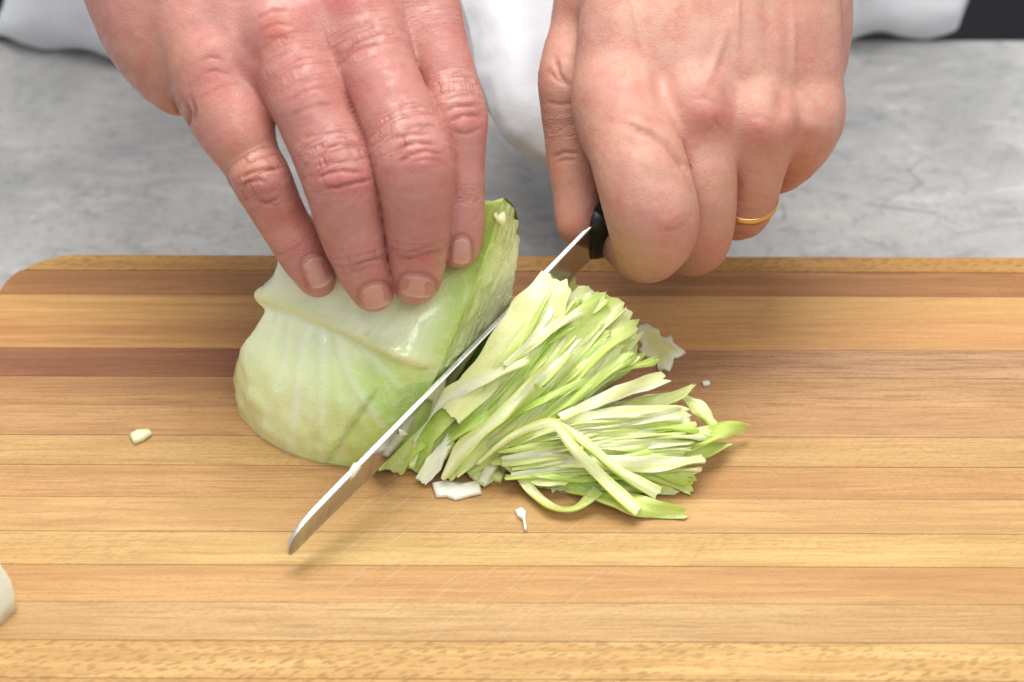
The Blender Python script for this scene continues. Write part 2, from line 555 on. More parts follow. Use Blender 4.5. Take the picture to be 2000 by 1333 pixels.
# ------------------------------------------------------------------ kitchen knife
KA, KB = P(600, 1010, 1.55), P(1170, 425, 4.8)
KX = (KB-KA)/np.linalg.norm(KB-KA)
KL = np.linalg.norm(KB-KA)
down = -np.array([0, 0, 1.0])
down = down-np.dot(down, KX)*KX
down /= np.linalg.norm(down)
kn = np.cross(KX, -down)                                        # horizontal normal of the blade
if kn[0] < 0: kn = -kn
LEAN = math.radians(5)
KD = down*math.cos(LEAN)-kn*math.sin(LEAN)                      # from spine to edge
KN = kn*math.cos(LEAN)+down*math.sin(LEAN)                      # right hand face, towards the camera
CUT0 = KA-KN*0.16
def cutp(px, py): return PPL(px, py, CUT0, KN)

knife = empty('kitchen_knife', KA+KD*1.2)
tag(knife, 'narrow steel kitchen knife with black handle slicing through the cabbage', 'knife')
S0 = -0.95
hb = lambda s: 0.92+0.58*max(0, s)/KL
def ktop(s):                                                    # spine drop to the rounded tip
    q = min(1.0, max(0.0, (0.62-s)/(0.62-S0)))
    return hb(s)*0.66*(1-math.sqrt(max(0.0, 1-q**3.0)))
stn = np.concatenate([S0+np.array([0.0, 0.01, 0.03, 0.06, 0.1, 0.16, 0.24, 0.34, 0.46, 0.62, 0.8, 1.0, 1.2]), np.linspace(0.7, KL, 30)])
verts, faces = [], []
T0 = 0.084
spv = []
for s in stn:
    h = hb(s)
    q = min(1.0, max(0.0, (s-S0)/0.3))
    low = h-0.10*(1-q)**2.0
    up = ktop(s)
    up = min(up, low-0.03)
    c = KA+KX*s
    fr = np.array([0.0, 0.06, 0.45, 0.8, 1.0])
    th = T0*np.array([0.97, 1.0, 0.72, 0.40, 0.03])*min(1.0, 0.55+max(0, s-S0)/3)
    ring = [c+KD*(up+(low-up)*f)+KN*t for f, t in zip(fr, th)]
    ring += [c+KD*(up+(low-up)*f)-KN*t for f, t in zip(fr[::-1], th[::-1])]
    verts += ring
    spv += [c+KD*(up-0.004)+KN*th[0]*1.0, c+KD*(up-0.022)+KN*th[0]*0.55, c+KD*(up-0.022)-KN*th[0]*0.55, c+KD*(up-0.004)-KN*th[0]*1.0,
            c+KD*(up+0.03)-KN*th[0]*0.5, c+KD*(up+0.03)+KN*th[0]*0.5]
nr = 10
faces = grid_faces(len(stn), nr, True)+[tuple(range(nr))[::-1], tuple(range((len(stn)-1)*nr, len(stn)*nr))]
blade = mobj('blade', verts, faces, M_STEEL, knife, origin=KA)
me = blade.data
for p in me.polygons: p.use_smooth = True
if hasattr(me, 'set_sharp_from_angle'): me.set_sharp_from_angle(angle=math.radians(35))
faces = grid_faces(len(stn), 6, True)+[tuple(range(6))[::-1], tuple(range((len(stn)-1)*6, len(stn)*6))]
mobj('spine', spv, faces, M_SPINE, blade, origin=KA, smooth=False)
# bolster and handle (held in the fist)
def oval_loft(st, n=20):
    v = []
    for (s, d, a, b) in st:                                     # along, centre below spine, half height, half thickness
        for k in range(n):
            an = 2*math.pi*k/n
            c, si = math.cos(an), math.sin(an)
            e = 0.75
            v.append(KA+KX*s+KD*(d+a*math.copysign(abs(c)**e, c))+KN*(b*math.copysign(abs(si)**e, si)))
    m = len(st)
    return v, grid_faces(m, n, True)+[tuple(range(n))[::-1], tuple(range((m-1)*n, m*n))]
v, f = oval_loft([(KL-0.55, 0.76, 0.72, 0.13), (KL-0.35, 0.74, 0.86, 0.34), (KL-0.1, 0.74, 0.96, 0.55), (KL+0.1, 0.75, 1.0, 0.62)])
mobj('bolster', v, f, M_HANDLE, knife, origin=KB)
v, f = oval_loft([(KL+0.09, 0.75, 0.98, 0.60), (KL+0.9, 0.82, 1.02, 0.68), (KL+3, 0.95, 1.02, 0.72), (KL+6, 0.95, 0.98, 0.70),
                  (KL+9, 1.0, 1.05, 0.74), (KL+10.4, 1.1, 1.0, 0.70), (KL+10.8, 1.15, 0.7, 0.45)])
mobj('handle', v, f, M_HANDLE, knife, origin=KB)

# ------------------------------------------------------------------ the cabbage piece under the hand
WHITE, PALE, GREEN, DEEP = srgb(242, 247, 220), srgb(230, 242, 180), srgb(204, 230, 122), srgb(176, 212, 90)
def lerp(a, b, t):
    t = np.clip(np.asarray(t), 0, 1)[:, None]
    return a*(1-t)+b*t

rows = [  # (z of the row, pixels left to right; the last one lies in the cut plane)
    (0.0, [(520, 745), (464, 792), (500, 846), (560, 882), (620, 902), (685, 913), (716, 917), (742, 919)]),
    (1.3, [(505, 690), (457, 728), (486, 780), (545, 815), (612, 838), (682, 852), (732, 862), (780, 868)]),
    (2.6, [(505, 650), (474, 676), (508, 708), (560, 732), (622, 752), (692, 772), (752, 786), (818, 800)]),
    (3.6, [(525, 605), (516, 618), (545, 630), (592, 645), (645, 664), (706, 692), (775, 722), (852, 735)]),
    (4.05, [(520, 560), (505, 578), (530, 590), (582, 606), (641, 632), (702, 660), (776, 695), (868, 700)]),
    (4.55, [(538, 535), (532, 556), (556, 566), (602, 580), (657, 600), (722, 622), (800, 645), (890, 648)]),
    (5.3, [(552, 490), (547, 512), (576, 520), (622, 532), (682, 548), (747, 562), (832, 562), (928, 552)]),
    (6.1, [(565, 462), (560, 476), (592, 474), (642, 476), (702, 482), (772, 482), (852, 472), (958, 468)]),
    (6.8, [(585, 450), (582, 458), (602, 450), (652, 442), (712, 436), (782, 426), (864, 408), (984, 388)]),
]
net = []
for z, pts in rows:
    r = [P(x, y, z) for x, y in pts[:-1]]
    r.append(cutp(*pts[-1]))
    net.append(r)
net = np.array(net)
# rows over the top and down the back
hdir = np.array([KX[0], KX[1], 0]); hdir /= np.linalg.norm(hdir)
top = net[-1]
tr_far = cutp(1013, 432)
ext = []
for k, (dy, dz) in enumerate([(0.9, -0.1), (2.2, -1.4), (2.9, -3.8), (2.9, -9.0)]):
    r = top.copy()
    r[:, 1] += dy
    r[:, 2] = np.maximum(r[:, 2]+dz, 0.0)
    if k == 0: r[-1] = tr_far
    else:
        e = tr_far-hdir*(0.6*k)
        zz = max(0.0, [0, 5.0, 2.4, 0.0][k])
        dn = KD/abs(KD[2])
        r[-1] = e+dn*(e[2]-zz)
        r[-2] = (r[-1]+r[-3])/2+np.array([0.0, 0.3, 0])
    ext.append(r)
full = np.concatenate([net, np.array(ext)], 0)
nrow, ncol = full.shape[:2]
NS = 12
rowsU = np.array([crom(full[i], NS) for i in range(nrow)])      # (nrow, m, 3)
m = rowsU.shape[1]
surf = np.array([crom(rowsU[:, j], 10) for j in range(m)]).transpose(1, 0, 2)   # (r, m, 3)
R_ = surf.shape[0]
surf[:, :, 2] = np.maximum(surf[:, :, 2], 0.0)
du = np.gradient(surf, axis=1); dv = np.gradient(surf, axis=0)
nrm = np.cross(du, dv)
nrm /= np.linalg.norm(nrm, axis=2, keepdims=True)+1e-9
vv = surf.reshape(-1, 3)
nn = nrm.reshape(-1, 3)
px, py, pw = proj(vv)
front = (np.arange(R_)[:, None] <= 8*10+2).repeat(m, 1).ravel()
gs = lambda d, s: np.exp(-(d/s)**2)
ridge = pl_dist(px, py, [(500, 576), (540, 588), (585, 602), (641, 630), (702, 657), (776, 692), (850, 716)])
veins = [([(545, 620), (520, 700), (478, 790)], 7, .6), ([(570, 628), (550, 730), (512, 845)], 8, .8), ([(598, 640), (585, 740), (566, 880)], 9, 1.0),
         ([(628, 650), (632, 750), (628, 900)], 9, 1.0), ([(655, 662), (690, 750), (722, 800), (765, 860)], 7, .9), ([(700, 680), (760, 735), (815, 790)], 6, .6),
         ([(585, 636), (602, 720), (600, 890)], 6, .5), ([(650, 700), (668, 800), (668, 905)], 6, .5)]
rv = np.random.default_rng(5)
for ln, wd, st in list(veins):
    L = np.array(ln, float)
    for t_ in (0.35, 0.6, 0.8):
        k = min(int(t_*(len(L)-1)), len(L)-2)
        b0 = L[k]+(L[k+1]-L[k])*(t_*(len(L)-1)-k)
        dr = L[k+1]-L[k]; dr /= np.linalg.norm(dr)
        sgn = rv.choice([-1, 1])
        e = b0+(dr*0.9+sgn*0.45*np.array([-dr[1], dr[0]]))*rv.uniform(40, 90)
        veins.append(([tuple(b0), tuple((b0+e)/2+rv.normal(0, 3, 2)), tuple(e)], 3.5, 0.55*st))
for k in range(9):                                               # faint veins of the upper leaf, running off the midrib
    x0 = rv.uniform(560, 840); y0 = np.interp(x0, [500, 585, 641, 702, 776, 850], [576, 602, 630, 657, 692, 716])
    veins.append(([(x0, y0), (x0+rv.uniform(20, 40), y0-50), (x0+rv.uniform(50, 80), y0-120)], 4, 0.5))
vsum = np.zeros(len(vv))
for ln, wd, st in veins: vsum = np.maximum(vsum, st*gs(pl_dist(px, py, ln), wd))
fold = pl_dist(px, py, [(722, 778), (700, 806), (668, 858), (638, 902)])
side = (px-722)*(902-778)-(py-778)*(638-722)                     # >0 on the right of the leaf edge
body_z = vv[:, 2]
disp = np.zeros(len(vv))
disp += front*(0.11*gs(ridge, 13)-0.06*gs(pl_dist(px, py, [(520, 606), (585, 626), (641, 650), (702, 680), (776, 716)]), 12))
disp += front*vsum*0.06*(0.7+0.5*vnoise(vv*1.3, 77))
disp += front*np.where(side > 0, -0.03, 0.025)*gs(fold, 16)
disp += front*np.where(side > 0, -0.07*np.exp(-fold/90), 0)
disp += 0.09*vnoise(vv*0.8, 3)+0.045*vnoise(vv*2.1, 4)+0.018*vnoise(vv*5.0, 5)
disp *= np.clip(body_z/0.5, 0.15, 1)
lastcol = (np.arange(m)[None, :] >= m-1).repeat(R_, 0).ravel()
disp[lastcol] = 0
vv = vv+nn*disp[:, None]*(-1 if np.mean((nn@FW)[front]) > 0 else 1)
# colours: white near the leaf base on the left, greener towards the cut and the lower right
t = np.clip((px-560)/260+(py-760)/420, 0, 1)
c = lerp(lerp(WHITE, PALE, np.clip((py-600)/170+0.25, 0, 1)), GREEN, np.clip(t*1.15-0.12+0.25*vnoise(vv*0.9, 9), 0, 1)*0.9)
c2 = lerp(lerp(PALE, WHITE, 0.55-0.5*vnoise(vv*0.6, 12)), GREEN, np.clip((px-760)/170, 0, 1)*0.85)
above = ((py+0.0) < np.interp(px, [500, 585, 641, 702, 776, 860], [585, 606, 634, 660, 696, 722]))
c = np.where(above[:, None], c2, c)
blot = gs(np.hypot(px-748, (py-760)/1.2), 45)+0.6*gs(np.hypot(px-700, py-850), 50)
c = lerp(c, DEEP, 0.5*blot*(~above))
c = lerp(c, WHITE, 0.85*vsum*np.clip(0.75+0.6*vnoise(vv*1.1, 78), 0, 1))
c = lerp(c, srgb(222, 224, 160), 0.7*gs(ridge, 12))
c = lerp(c, srgb(160, 188, 92), 0.3*gs(fold-3, 4))
eE = pl_dist(px, py, [(742, 919), (780, 868), (818, 800), (852, 735), (890, 648), (928, 552), (958, 468), (984, 388)])
c = lerp(c, srgb(180, 214, 96), 0.8*gs(eE, 34)*np.clip((735-py)/60, 0.25, 1))
cab = empty('cabbage_wedge', (vv[:, 0].mean(), vv[:, 1].mean(), 0))
tag(cab, 'large pale green cabbage wedge held under the fingers beside the knife', 'cabbage')
mobj('outer_leaf', vv, grid_faces(R_, m), M_LEAF, cab, cols=c, origin=(vv[:, 0].mean(), vv[:, 1].mean(), 0))

# cut face: leaf layers seen edge on, from the outer leaf's rim E to the far end
last = surf[:, -1]
E = last[:81]
Rb = crom(np.array([cutp(742, 919), cutp(820, 905), cutp(1000, 760), cutp(1004, 690), cutp(1004, 640), cutp(1000, 590), cutp(1006, 530), cutp(1012, 470), cutp(1004, 408)]), 10)
NV = 46
vv, cc, uu = [], [], []
for i in range(81):
    for j in range(NV):
        t = j/(NV-1)
        p = E[i]*(1-t)+Rb[i]*t
        L = np.linalg.norm(Rb[i]-E[i])*t
        vv.append(p)
        uu.append((i/80.0, t, L))
vv = np.array(vv); uu = np.array(uu)
vv[:, 2] = np.maximum(vv[:, 2], 0.0)
lay = uu[:, 2]*3.1+0.9*vnoise(np.c_[uu[:, 0]*5, uu[:, 2]*1.2, uu[:, 0]*0], 21)
fr = np.abs((lay % 1.0)-0.5)*2
groove = np.exp(-((1-fr)/0.16)**2)
inner = (uu[:, 1] > 0.02) & (uu[:, 1] < 0.99)
d = (-0.035*groove*np.clip(uu[:, 0]*3, 0, 1)+0.05*vnoise(vv*3.0, 31)+0.03*vnoise(vv*8, 32))*inner
jag = (uu[:, 1] > 0.985)*0.10*vnoise(np.c_[uu[:, 0]*60, uu[:, 0], uu[:, 0]], 33)
vv = vv+KN*d[:, None]+hdir*jag[:, None]
k = np.floor(lay)
tone = vnoise(np.c_[k*1.7, k*0.3, k*0], 5)*0.5+0.5
c = lerp(srgb(228, 232, 176), srgb(206, 222, 142), tone)
c = lerp(c, srgb(170, 206, 88), np.exp(-(uu[:, 2]/0.45)**2)*0.85)
c = lerp(c, srgb(190, 208, 118), 0.4*groove)
c = lerp(c, srgb(240, 236, 200), np.clip((uu[:, 2]-0.8)/1.3, 0, 0.8))
mobj('cut_face', vv, grid_faces(81, NV), M_LEAF, cab, cols=c, origin=(vv[:, 0].mean(), vv[:, 1].mean(), 0))

# ------------------------------------------------------------------ shreds: ribbons with thickness
def ribbon(name, pts, width, c0, c1, cen=None, seed=0, thick=0.13, roll=0.0, wave=0.05, jag=0.12, curl=0.08, n=7, label=None, cat='shred', group=None,
           face=0.6, green_end=0.0, zoff=0.0):
    """pts (px, py, z) along the shred; width cm list or number"""
    r = np.random.default_rng(seed+100)
    p3 = np.array([P(x, y, z+zoff) for x, y, z in pts])
    C = crom(p3, n)
    L = len(C)
    sarc = np.r_[0, np.cumsum(np.linalg.norm(np.diff(C, axis=0), axis=1))]
    ws = np.interp(np.linspace(0, 1, L), np.linspace(0, 1, len(width)), width) if hasattr(width, '__len__') else np.full(L, float(width))
    T = np.gradient(C, axis=0)
    T /= np.linalg.norm(T, axis=1, keepdims=True)
    n0 = -FW*face+np.array([0, 0, 1.0])*(1-face)
    NVV = 9
    V = np.linspace(-1, 1, NVV)
    ph = r.uniform(0, 6.28)
    topv, botv, cs, cb, fv = [], [], [], [], []
    u0 = r.uniform(0, 50)
    for i in range(L):
        s = sarc[i]/sarc[-1]
        t = T[i]
        N = n0-np.dot(n0, t)*t
        N /= np.linalg.norm(N)
        B = np.cross(t, N)
        a = roll+0.35*math.sin(s*4.5+ph)*r.uniform(0.9, 1.1)
        N, B = N*math.cos(a)+B*math.sin(a), B*math.cos(a)-N*math.sin(a)
        w = ws[i]*(1+0.10*math.sin(s*9+ph*2)+0.05*math.sin(s*23+ph))
        if i == 0 or i == L-1: w *= 0.95
        for j, v in enumerate(V):
            e = wave*math.sin(sarc[i]*2.2+v*2.0+ph)*(0.4+abs(v))+curl*(v*v-0.4)*ws[i]
            off = B*(v*w/2)+N*e
            if i in (0, L-1):
                off = off+t*((jag if i == 0 else 0.04)*r.uniform(-1, 1))
            tk = thick*(1-0.45*v*v)
            topv.append(C[i]+off+N*tk/2)
            botv.append(C[i]+off-N*tk/2)
            g = 0.5+0.5*math.sin(v*2.2+ph+s*2.5)
            col = c0*(1-g)+c1*g
            if cen is not None:
                q = math.exp(-(v/0.45)**2)
                col = col*(1-q)+cen*q
            ge = max(0.0, (s-0.72)/0.28)*green_end
            col = col*(1-ge)+srgb(150, 200, 84)*ge
            col = col*(1+0.05*r.uniform(-1, 1))
            cs.append(col)
            cb.append(col)
            fv.append((sarc[i]+u0, v*w/2+u0*0.7, 0))
    nv = NVV
    verts = np.array(topv+botv)
    verts[:, 2] = np.maximum(verts[:, 2], 0.02)
    o = len(topv)
    f = grid_faces(L, nv)
    f2 = [tuple(o+k for k in q[::-1]) for q in f]
    sides = []
    for i in range(L-1):
        sides.append((i*nv, (i+1)*nv, o+(i+1)*nv, o+i*nv))
        a = nv-1
        sides.append(((i+1)*nv+a, i*nv+a, o+i*nv+a, o+(i+1)*nv+a))
    for j in range(nv-1):
        sides.append((j+1, j, o+j, o+j+1))
        b = (L-1)*nv
        sides.append((b+j, b+j+1, o+b+j+1, o+b+j))
    ob = mobj(name, verts, f+f2+sides, M_SHRED, cols=np.array(cs+cb), vecs={'fold': fv+fv})
    if hasattr(ob.data, 'set_sharp_from_angle'): ob.data.set_sharp_from_angle(angle=math.radians(50))
    if label in TONE:
        lum = np.array(cs).mean(0)
        k = 0 if lum[2] > 0.40 else (1 if lum[0] > 0.635 else 2)
        label, group = TONE[label][k]
    return tag(ob, label, cat, group)

W1, P1, G1, D1, Y1 = srgb(236, 240, 200), srgb(224, 233, 156), srgb(204, 224, 118), srgb(184, 214, 96), srgb(230, 232, 160)
FAN = 'shreds fanned out beside the blade'
PILE = 'shreds in the loose pile'
LFAN = 'pale green cabbage shred in the upright fan leaning beside the blade'
LPILE = 'flat green and white cabbage shred in the loose pile on the board'
TONE = {
    LFAN: [('cream-white cabbage shred in the upright fan leaning beside the blade', 'white shreds of the fan'),
           ('pale yellow-green cabbage shred in the upright fan leaning beside the blade', 'pale shreds of the fan'),
           ('fresh green cabbage shred in the upright fan leaning beside the blade', 'green shreds of the fan')],
    LPILE: [('cream-white cabbage shred in the loose flat pile beyond the fan', 'white shreds of the pile'),
            ('pale yellow-green cabbage shred in the loose flat pile beyond the fan', 'pale shreds of the pile'),
            ('fresh green cabbage shred in the loose flat pile beyond the fan', 'green shreds of the pile')]}
# hidden and half hidden shreds that fill the heap first
fan_c = [([(1085, 572, 4.3), (1010, 668, 3.4), (925, 765, 2.3), (850, 850, 1.0)], 1.5),
         ([(1130, 585, 4.0), (1050, 680, 3.1), (965, 775, 2.1), (880, 868, 0.9)], 1.3),
         ([(1165, 605, 3.6), (1090, 695, 2.8), (1005, 790, 1.8), (905, 885, 0.7)], 1.3),
         ([(1195, 640, 3.0), (1120, 725, 2.3), (1035, 810, 1.4), (935, 895, 0.5)], 1.2),
         ([(1215, 690, 2.4), (1140, 760, 1.8), (1060, 830, 1.1), (965, 900, 0.4)], 1.2)]
rr = np.random.default_rng(11)
for k in range(22):
    q, w = fan_c[k % 5]
    j = rr.normal(0, 1, 3)
    pts = [(x+14*j[0]+10*j[2]*(i-1.5), y+12*j[1]-8*j[2]*(i-1.5), max(0.15, z-0.25-0.25*(k//5))) for i, (x, y, z) in enumerate(q)]
    tone = [P1, G1, W1, G1, P1, D1][k % 6]
    ribbon('cabbage_shred', pts, w*rr.uniform(0.35, 0.6), tone, [G1, P1, P1, D1][k % 4], seed=k, roll=rr.uniform(-0.5, 0.5), label=LFAN, group=FAN, wave=0.09)
pile_c = [([(1330, 835, 1.3), (1200, 838, 1.5), (1085, 850, 1.4), (985, 880, 0.8)], 0.9),
          ([(1345, 868, 1.0), (1230, 872, 1.3), (1110, 880, 1.2), (1005, 895, 0.6)], 0.9),
          ([(1340, 905, 0.7), (1240, 905, 0.9), (1130, 910, 0.9), (1020, 910, 0.5)], 0.9),
          ([(1320, 945, 0.4), (1230, 938, 0.6), (1140, 938, 0.6), (1040, 925, 0.4)], 0.8),
          ([(1300, 790, 1.2), (1210, 800, 1.5), (1120, 830, 1.6), (1030, 870, 1.2)], 0.9)]
for k in range(22):
    q, w = pile_c[k % 5]
    j = rr.normal(0, 1, 3)
    pts = [(x+16*j[0], y+8*j[1]+9*j[2]*(i-1.5), max(0.12, z-0.2-0.2*(k//5))) for i, (x, y, z) in enumerate(q)]
    tone = [P1, W1, G1, P1, W1, G1, D1][k % 7]
    ribbon('cabbage_shred', pts, w*rr.uniform(0.5, 0.85), tone, [P1, G1, W1, D1][k % 4], seed=60+k, roll=rr.uniform(-0.6, 0.6), label=LPILE, group=PILE, wave=0.10,
           green_end=0.3 if k % 3 == 0 else 0)
# shreds one can follow in the photograph
def fan(pts, w, a, b, s, **k): return ribbon('cabbage_shred', pts, [q*0.72 for q in w], a, b, seed=s, label=k.pop('label', LFAN), group=k.pop('group', FAN), **k)
fan([(1088, 548, 4.7), (1040, 625, 4.1), (965, 715, 3.2), (880, 810, 2.0)], [1.75, 1.95, 1.7, 1.0], Y1, P1, 201, thick=0.16, jag=0.15, wave=0.03, curl=0.02,
    label='broad cream-yellow cabbage slice with ragged end lying against the blade', group=None)
fan([(1076, 590, 3.9), (1012, 668, 3.2), (940, 752, 2.3), (868, 832, 1.3)], [1.1, 1.3, 1.2, 0.8], P1, G1, 222, wave=0.03, curl=0.02)
fan([(1142, 566, 4.4), (1085, 640, 3.8), (1000, 722, 2.9), (905, 805, 1.8)], [0.7, 0.8, 0.7, 0.5], P1, W1, 202, jag=0.1)
fan([(1130, 610, 4.3), (1060, 655, 4.0), (985, 715, 3.4)], [0.4, 0.42, 0.3], W1, P1, 203, thick=0.18, label='thick white rib slice lying on the yellow slice', group=None)
fan([(1205, 590, 4.1), (1135, 645, 3.8), (1055, 710, 3.1), (985, 785, 2.1), (905, 865, 0.9)], [1.0, 1.0, 0.85, 0.6, 0.4], G1, P1, 204, jag=0.12, wave=0.12)
fan([(1180, 580, 4.3), (1105, 640, 3.9), (1035, 700, 3.3)], [0.7, 0.6, 0.4], D1, G1, 205, jag=0.12, roll=0.4)
fan([(1235, 622, 3.7), (1160, 690, 3.3), (1075, 765, 2.5), (975, 850, 1.4), (890, 925, 0.4)], [0.9, 1.0, 0.9, 0.7, 0.4], G1, P1, 206, jag=0.14, wave=0.10)
fan([(1228, 655, 3.3), (1150, 722, 2.8), (1065, 795, 2.0), (975, 860, 1.1)], [0.75, 0.9, 0.7, 0.4], P1, G1, 207, jag=0.1)
fan([(1236, 690, 2.9), (1165, 740, 2.5), (1085, 800, 1.8), (1000, 850, 1.2)], [0.7, 0.9, 0.75, 0.4], G1, P1, 208, jag=0.15)
fan([(1030, 705, 3.6), (960, 735, 3.1), (895, 762, 2.6), (838, 802, 1.9), (806, 862, 1.0)], [0.35, 0.55, 0.6, 0.5, 0.3], P1, W1, 209, wave=0.03,
    label='pale cabbage ribbon arching along the foot of the blade', group=None)
fan([(1110, 690, 3.5), (1040, 752, 3.0), (975, 815, 2.3), (905, 878, 1.3), (866, 932, 0.4)], [0.4, 0.6, 0.55, 0.5, 0.35], P1, G1, 210, wave=0.12, cen=W1)
fan([(1280, 704, 2.6), (1180, 734, 2.8), (1078, 772, 2.6), (990, 816, 2.0), (915, 880, 0.9)], [0.3, 0.36, 0.34, 0.3, 0.25], G1, D1, 211, wave=0.06,
    label='thin bright green shred stretched across the whole fan', group=None)
fan([(1296, 738, 2.2), (1205, 768, 2.4), (1095, 818, 2.1)], [0.55, 0.6, 0.4], Y1, W1, 212, thick=0.2, label='thick yellow-white rib shred below the bright green one', group=None)
fan([(1355, 752, 1.5), (1318, 775, 1.6), (1255, 790, 1.6), (1180, 812, 1.5)], [0.1, 0.5, 0.6, 0.4], P1, G1, 213, wave=0.04)
fan([(1060, 755, 2.9), (985, 800, 2.2), (925, 845, 1.5), (880, 905, 0.5)], [0.4, 0.6, 0.55, 0.3], G1, D1, 214, wave=0.12)
fan([(1000, 770, 2.5), (930, 815, 1.9), (870, 862, 1.1), (838, 905, 0.4)], [0.6, 0.75, 0.7, 0.5], D1, G1, 215, wave=0.06)
fan([(885, 800, 2.0), (838, 850, 1.2), (800, 915, 0.2)], [0.6, 0.95, 1.2], G1, D1, 216, wave=0.02, thick=0.1)
fan([(850, 835, 1.3), (800, 880, 0.7), (768, 915, 0.15)], [0.5, 0.9, 0.8], D1, G1, 217, wave=0.02, thick=0.1)
fan([(810, 858, 0.95), (812, 885, 0.7), (803, 912, 0.35)], [0.15, 0.32, 0.2], P1, Y1, 218, wave=0.0)
fan([(880, 860, 1.2), (848, 905, 0.6), (822, 940, 0.15)], [0.5, 0.65, 0.6], W1, srgb(232, 230, 206), 219, thick=0.26, wave=0.02, label='stubby white rib piece standing at the foot of the fan', group=None)
fan([(960, 850, 1.4), (915, 890, 0.8), (875, 932, 0.2)], [0.6, 0.7, 0.5], P1, G1, 220)
fan([(1000, 858, 1.3), (955, 890, 0.7), (915, 925, 0.2)], [0.5, 0.6, 0.4], G1, P1, 221)
def pile(pts, w, a, b, s, **k): return ribbon('cabbage_shred', pts, w, a, b, seed=s, label=k.pop('label', LPILE), group=k.pop('group', PILE), **k)
pile([(1343, 812, 1.7), (1250, 806, 2.0), (1160, 818, 2.0), (1075, 836, 1.8), (975, 870, 1.1)], [0.45, 0.5, 0.42, 0.35, 0.25], W1, P1, 230, wave=0.06)
pile([(1355, 832, 1.5), (1250, 834, 1.8), (1150, 844, 1.8), (1060, 858, 1.5)], [0.4, 0.38, 0.36, 0.3], P1, G1, 231, wave=0.08)
pile([(1385, 846, 1.1), (1290, 852, 1.5), (1190, 860, 1.6), (1090, 872, 1.4), (1000, 890, 0.8)], [0.4, 0.38, 0.35, 0.32, 0.25], G1, P1, 232, wave=0.08)
pile([(1458, 838, 0.5), (1410, 842, 0.8), (1345, 870, 1.1), (1245, 884, 1.3), (1150, 890, 1.2)], [0.22, 0.55, 0.5, 0.4, 0.3], G1, D1, 233, jag=0.12, wave=0.1,
     label='green leafy shred sticking farthest out of the pile', group=None)
pile([(1420, 868, 0.4), (1370, 880, 0.7), (1290, 895, 1.0), (1200, 900, 1.1)], [0.25, 0.45, 0.4, 0.3], D1, G1, 234, jag=0.12, wave=0.1)
pile([(1370, 896, 0.9), (1284, 908, 1.2), (1160, 903, 1.2), (1020, 898, 0.9)], [0.4, 0.42, 0.4, 0.35], W1, P1, 235, wave=0.07)
pile([(1352, 950, 0.25), (1310, 932, 0.5), (1205, 924, 0.8), (1090, 926, 0.7), (1012, 905, 0.7)], [0.55, 0.5, 0.45, 0.45, 0.4], G1, D1, 236, wave=0.1, jag=0.1)
pile([(1350, 935, 0.5), (1270, 918, 0.8), (1180, 915, 1.0)], [0.4, 0.5, 0.3], D1, G1, 237, wave=0.1)
pile([(1338, 1002, 0.15), (1265, 992, 0.3), (1185, 970, 0.4), (1110, 945, 0.35)], [0.35, 0.6, 0.65, 0.5], G1, D1, 238, wave=0.08, jag=0.1,
     label='green leaf shred lying flat at the foot of the pile under two white strips', group=None)
pile([(1110, 940, 0.5), (1060, 930, 0.6), (1005, 905, 0.6)], [0.4, 0.6, 0.3], G1, P1, 239)
pile([(1330, 775, 1.2), (1368, 800, 1.0), (1395, 835, 0.8)], [0.3, 0.45, 0.3], P1, G1, 240, wave=0.08)
for q in range(20):                                              # thin strips layered through the pile
    y0 = 806+q*6.2
    e = rr.uniform(-1, 1, 4)
    pile([(1335+48*e[0], y0+6*e[1], 1.85-0.06*q), (1230, y0+3+4*e[2], 2.15-0.07*q), (1125, y0+12-0.5*q, 2.1-0.07*q), (1010+45*e[3], y0+40-1.6*q, 1.45-0.05*q)],
         [0.22, 0.26, 0.24, 0.18], [W1, G1, P1, P1, W1, D1, G1][q % 7], [P1, P1, W1, G1, P1, G1, P1][q % 7], 250+q, wave=0.06, roll=0.3*e[0], thick=0.14)
for q in range(26):                                              # thin strips between the broad ones of the fan
    t = ((q*0.618) % 1.0)*1.16-0.16
    e = rr.uniform(-1, 1, 4)
    pile_p = [(1110+125*t+8*e[0], 575+120*t+8*e[1], 4.4-1.3*t), (1050+110*t, 655+100*t+6*e[2], 3.85-1.25*t), (985+90*t, 735+85*t, 3.0-1.1*t), (905+70*t+10*e[3], 825+60*t, 1.7-0.7*t)]
    fan(pile_p, [0.34, 0.40, 0.36, 0.26], [P1, G1, G1, D1, P1, W1][q % 6], [G1, P1, D1, G1, P1, P1][q % 6], 300+q, wave=0.05, roll=0.35*e[2], thick=0.14, jag=0.10)
ribbon('cabbage_shred', [(935, 905, 0.9), (985, 862, 1.7), (1040, 834, 2.2), (1085, 828, 2.4), (1118, 872, 2.0), (1180, 938, 1.1), (1246, 1000, 0.35)], [0.12, 0.16, 0.2, 0.28, 0.34, 0.36, 0.38], G1, P1,
       cen=W1, seed=260, wave=0.02, thick=0.2, jag=0.05, label='long white-ribbed strip bent over the pile, pointing down the board', cat='shred')
ribbon('cabbage_shred', [(1092, 828, 2.3), (1142, 864, 2.0), (1205, 918, 1.2), (1285, 964, 0.5)], [0.18, 0.26, 0.32, 0.38], G1, P1,
       cen=W1, seed=261, wave=0.02, thick=0.2, jag=0.05, label='shorter white-ribbed strip beside the long bent one', cat='shred')
ribbon('cabbage_shred', [(978, 898, 0.7), (1012, 922, 0.55), (1040, 962, 0.3), (1080, 992, 0.25), (1125, 992, 0.3), (1168, 958, 0.5)], [0.2, 0.36, 0.3, 0.32, 0.36, 0.5], G1, P1,
       seed=262, wave=0.04, thick=0.09, roll=-0.5, label='curled green ribbon looping out of the pile onto the board', cat='shred')
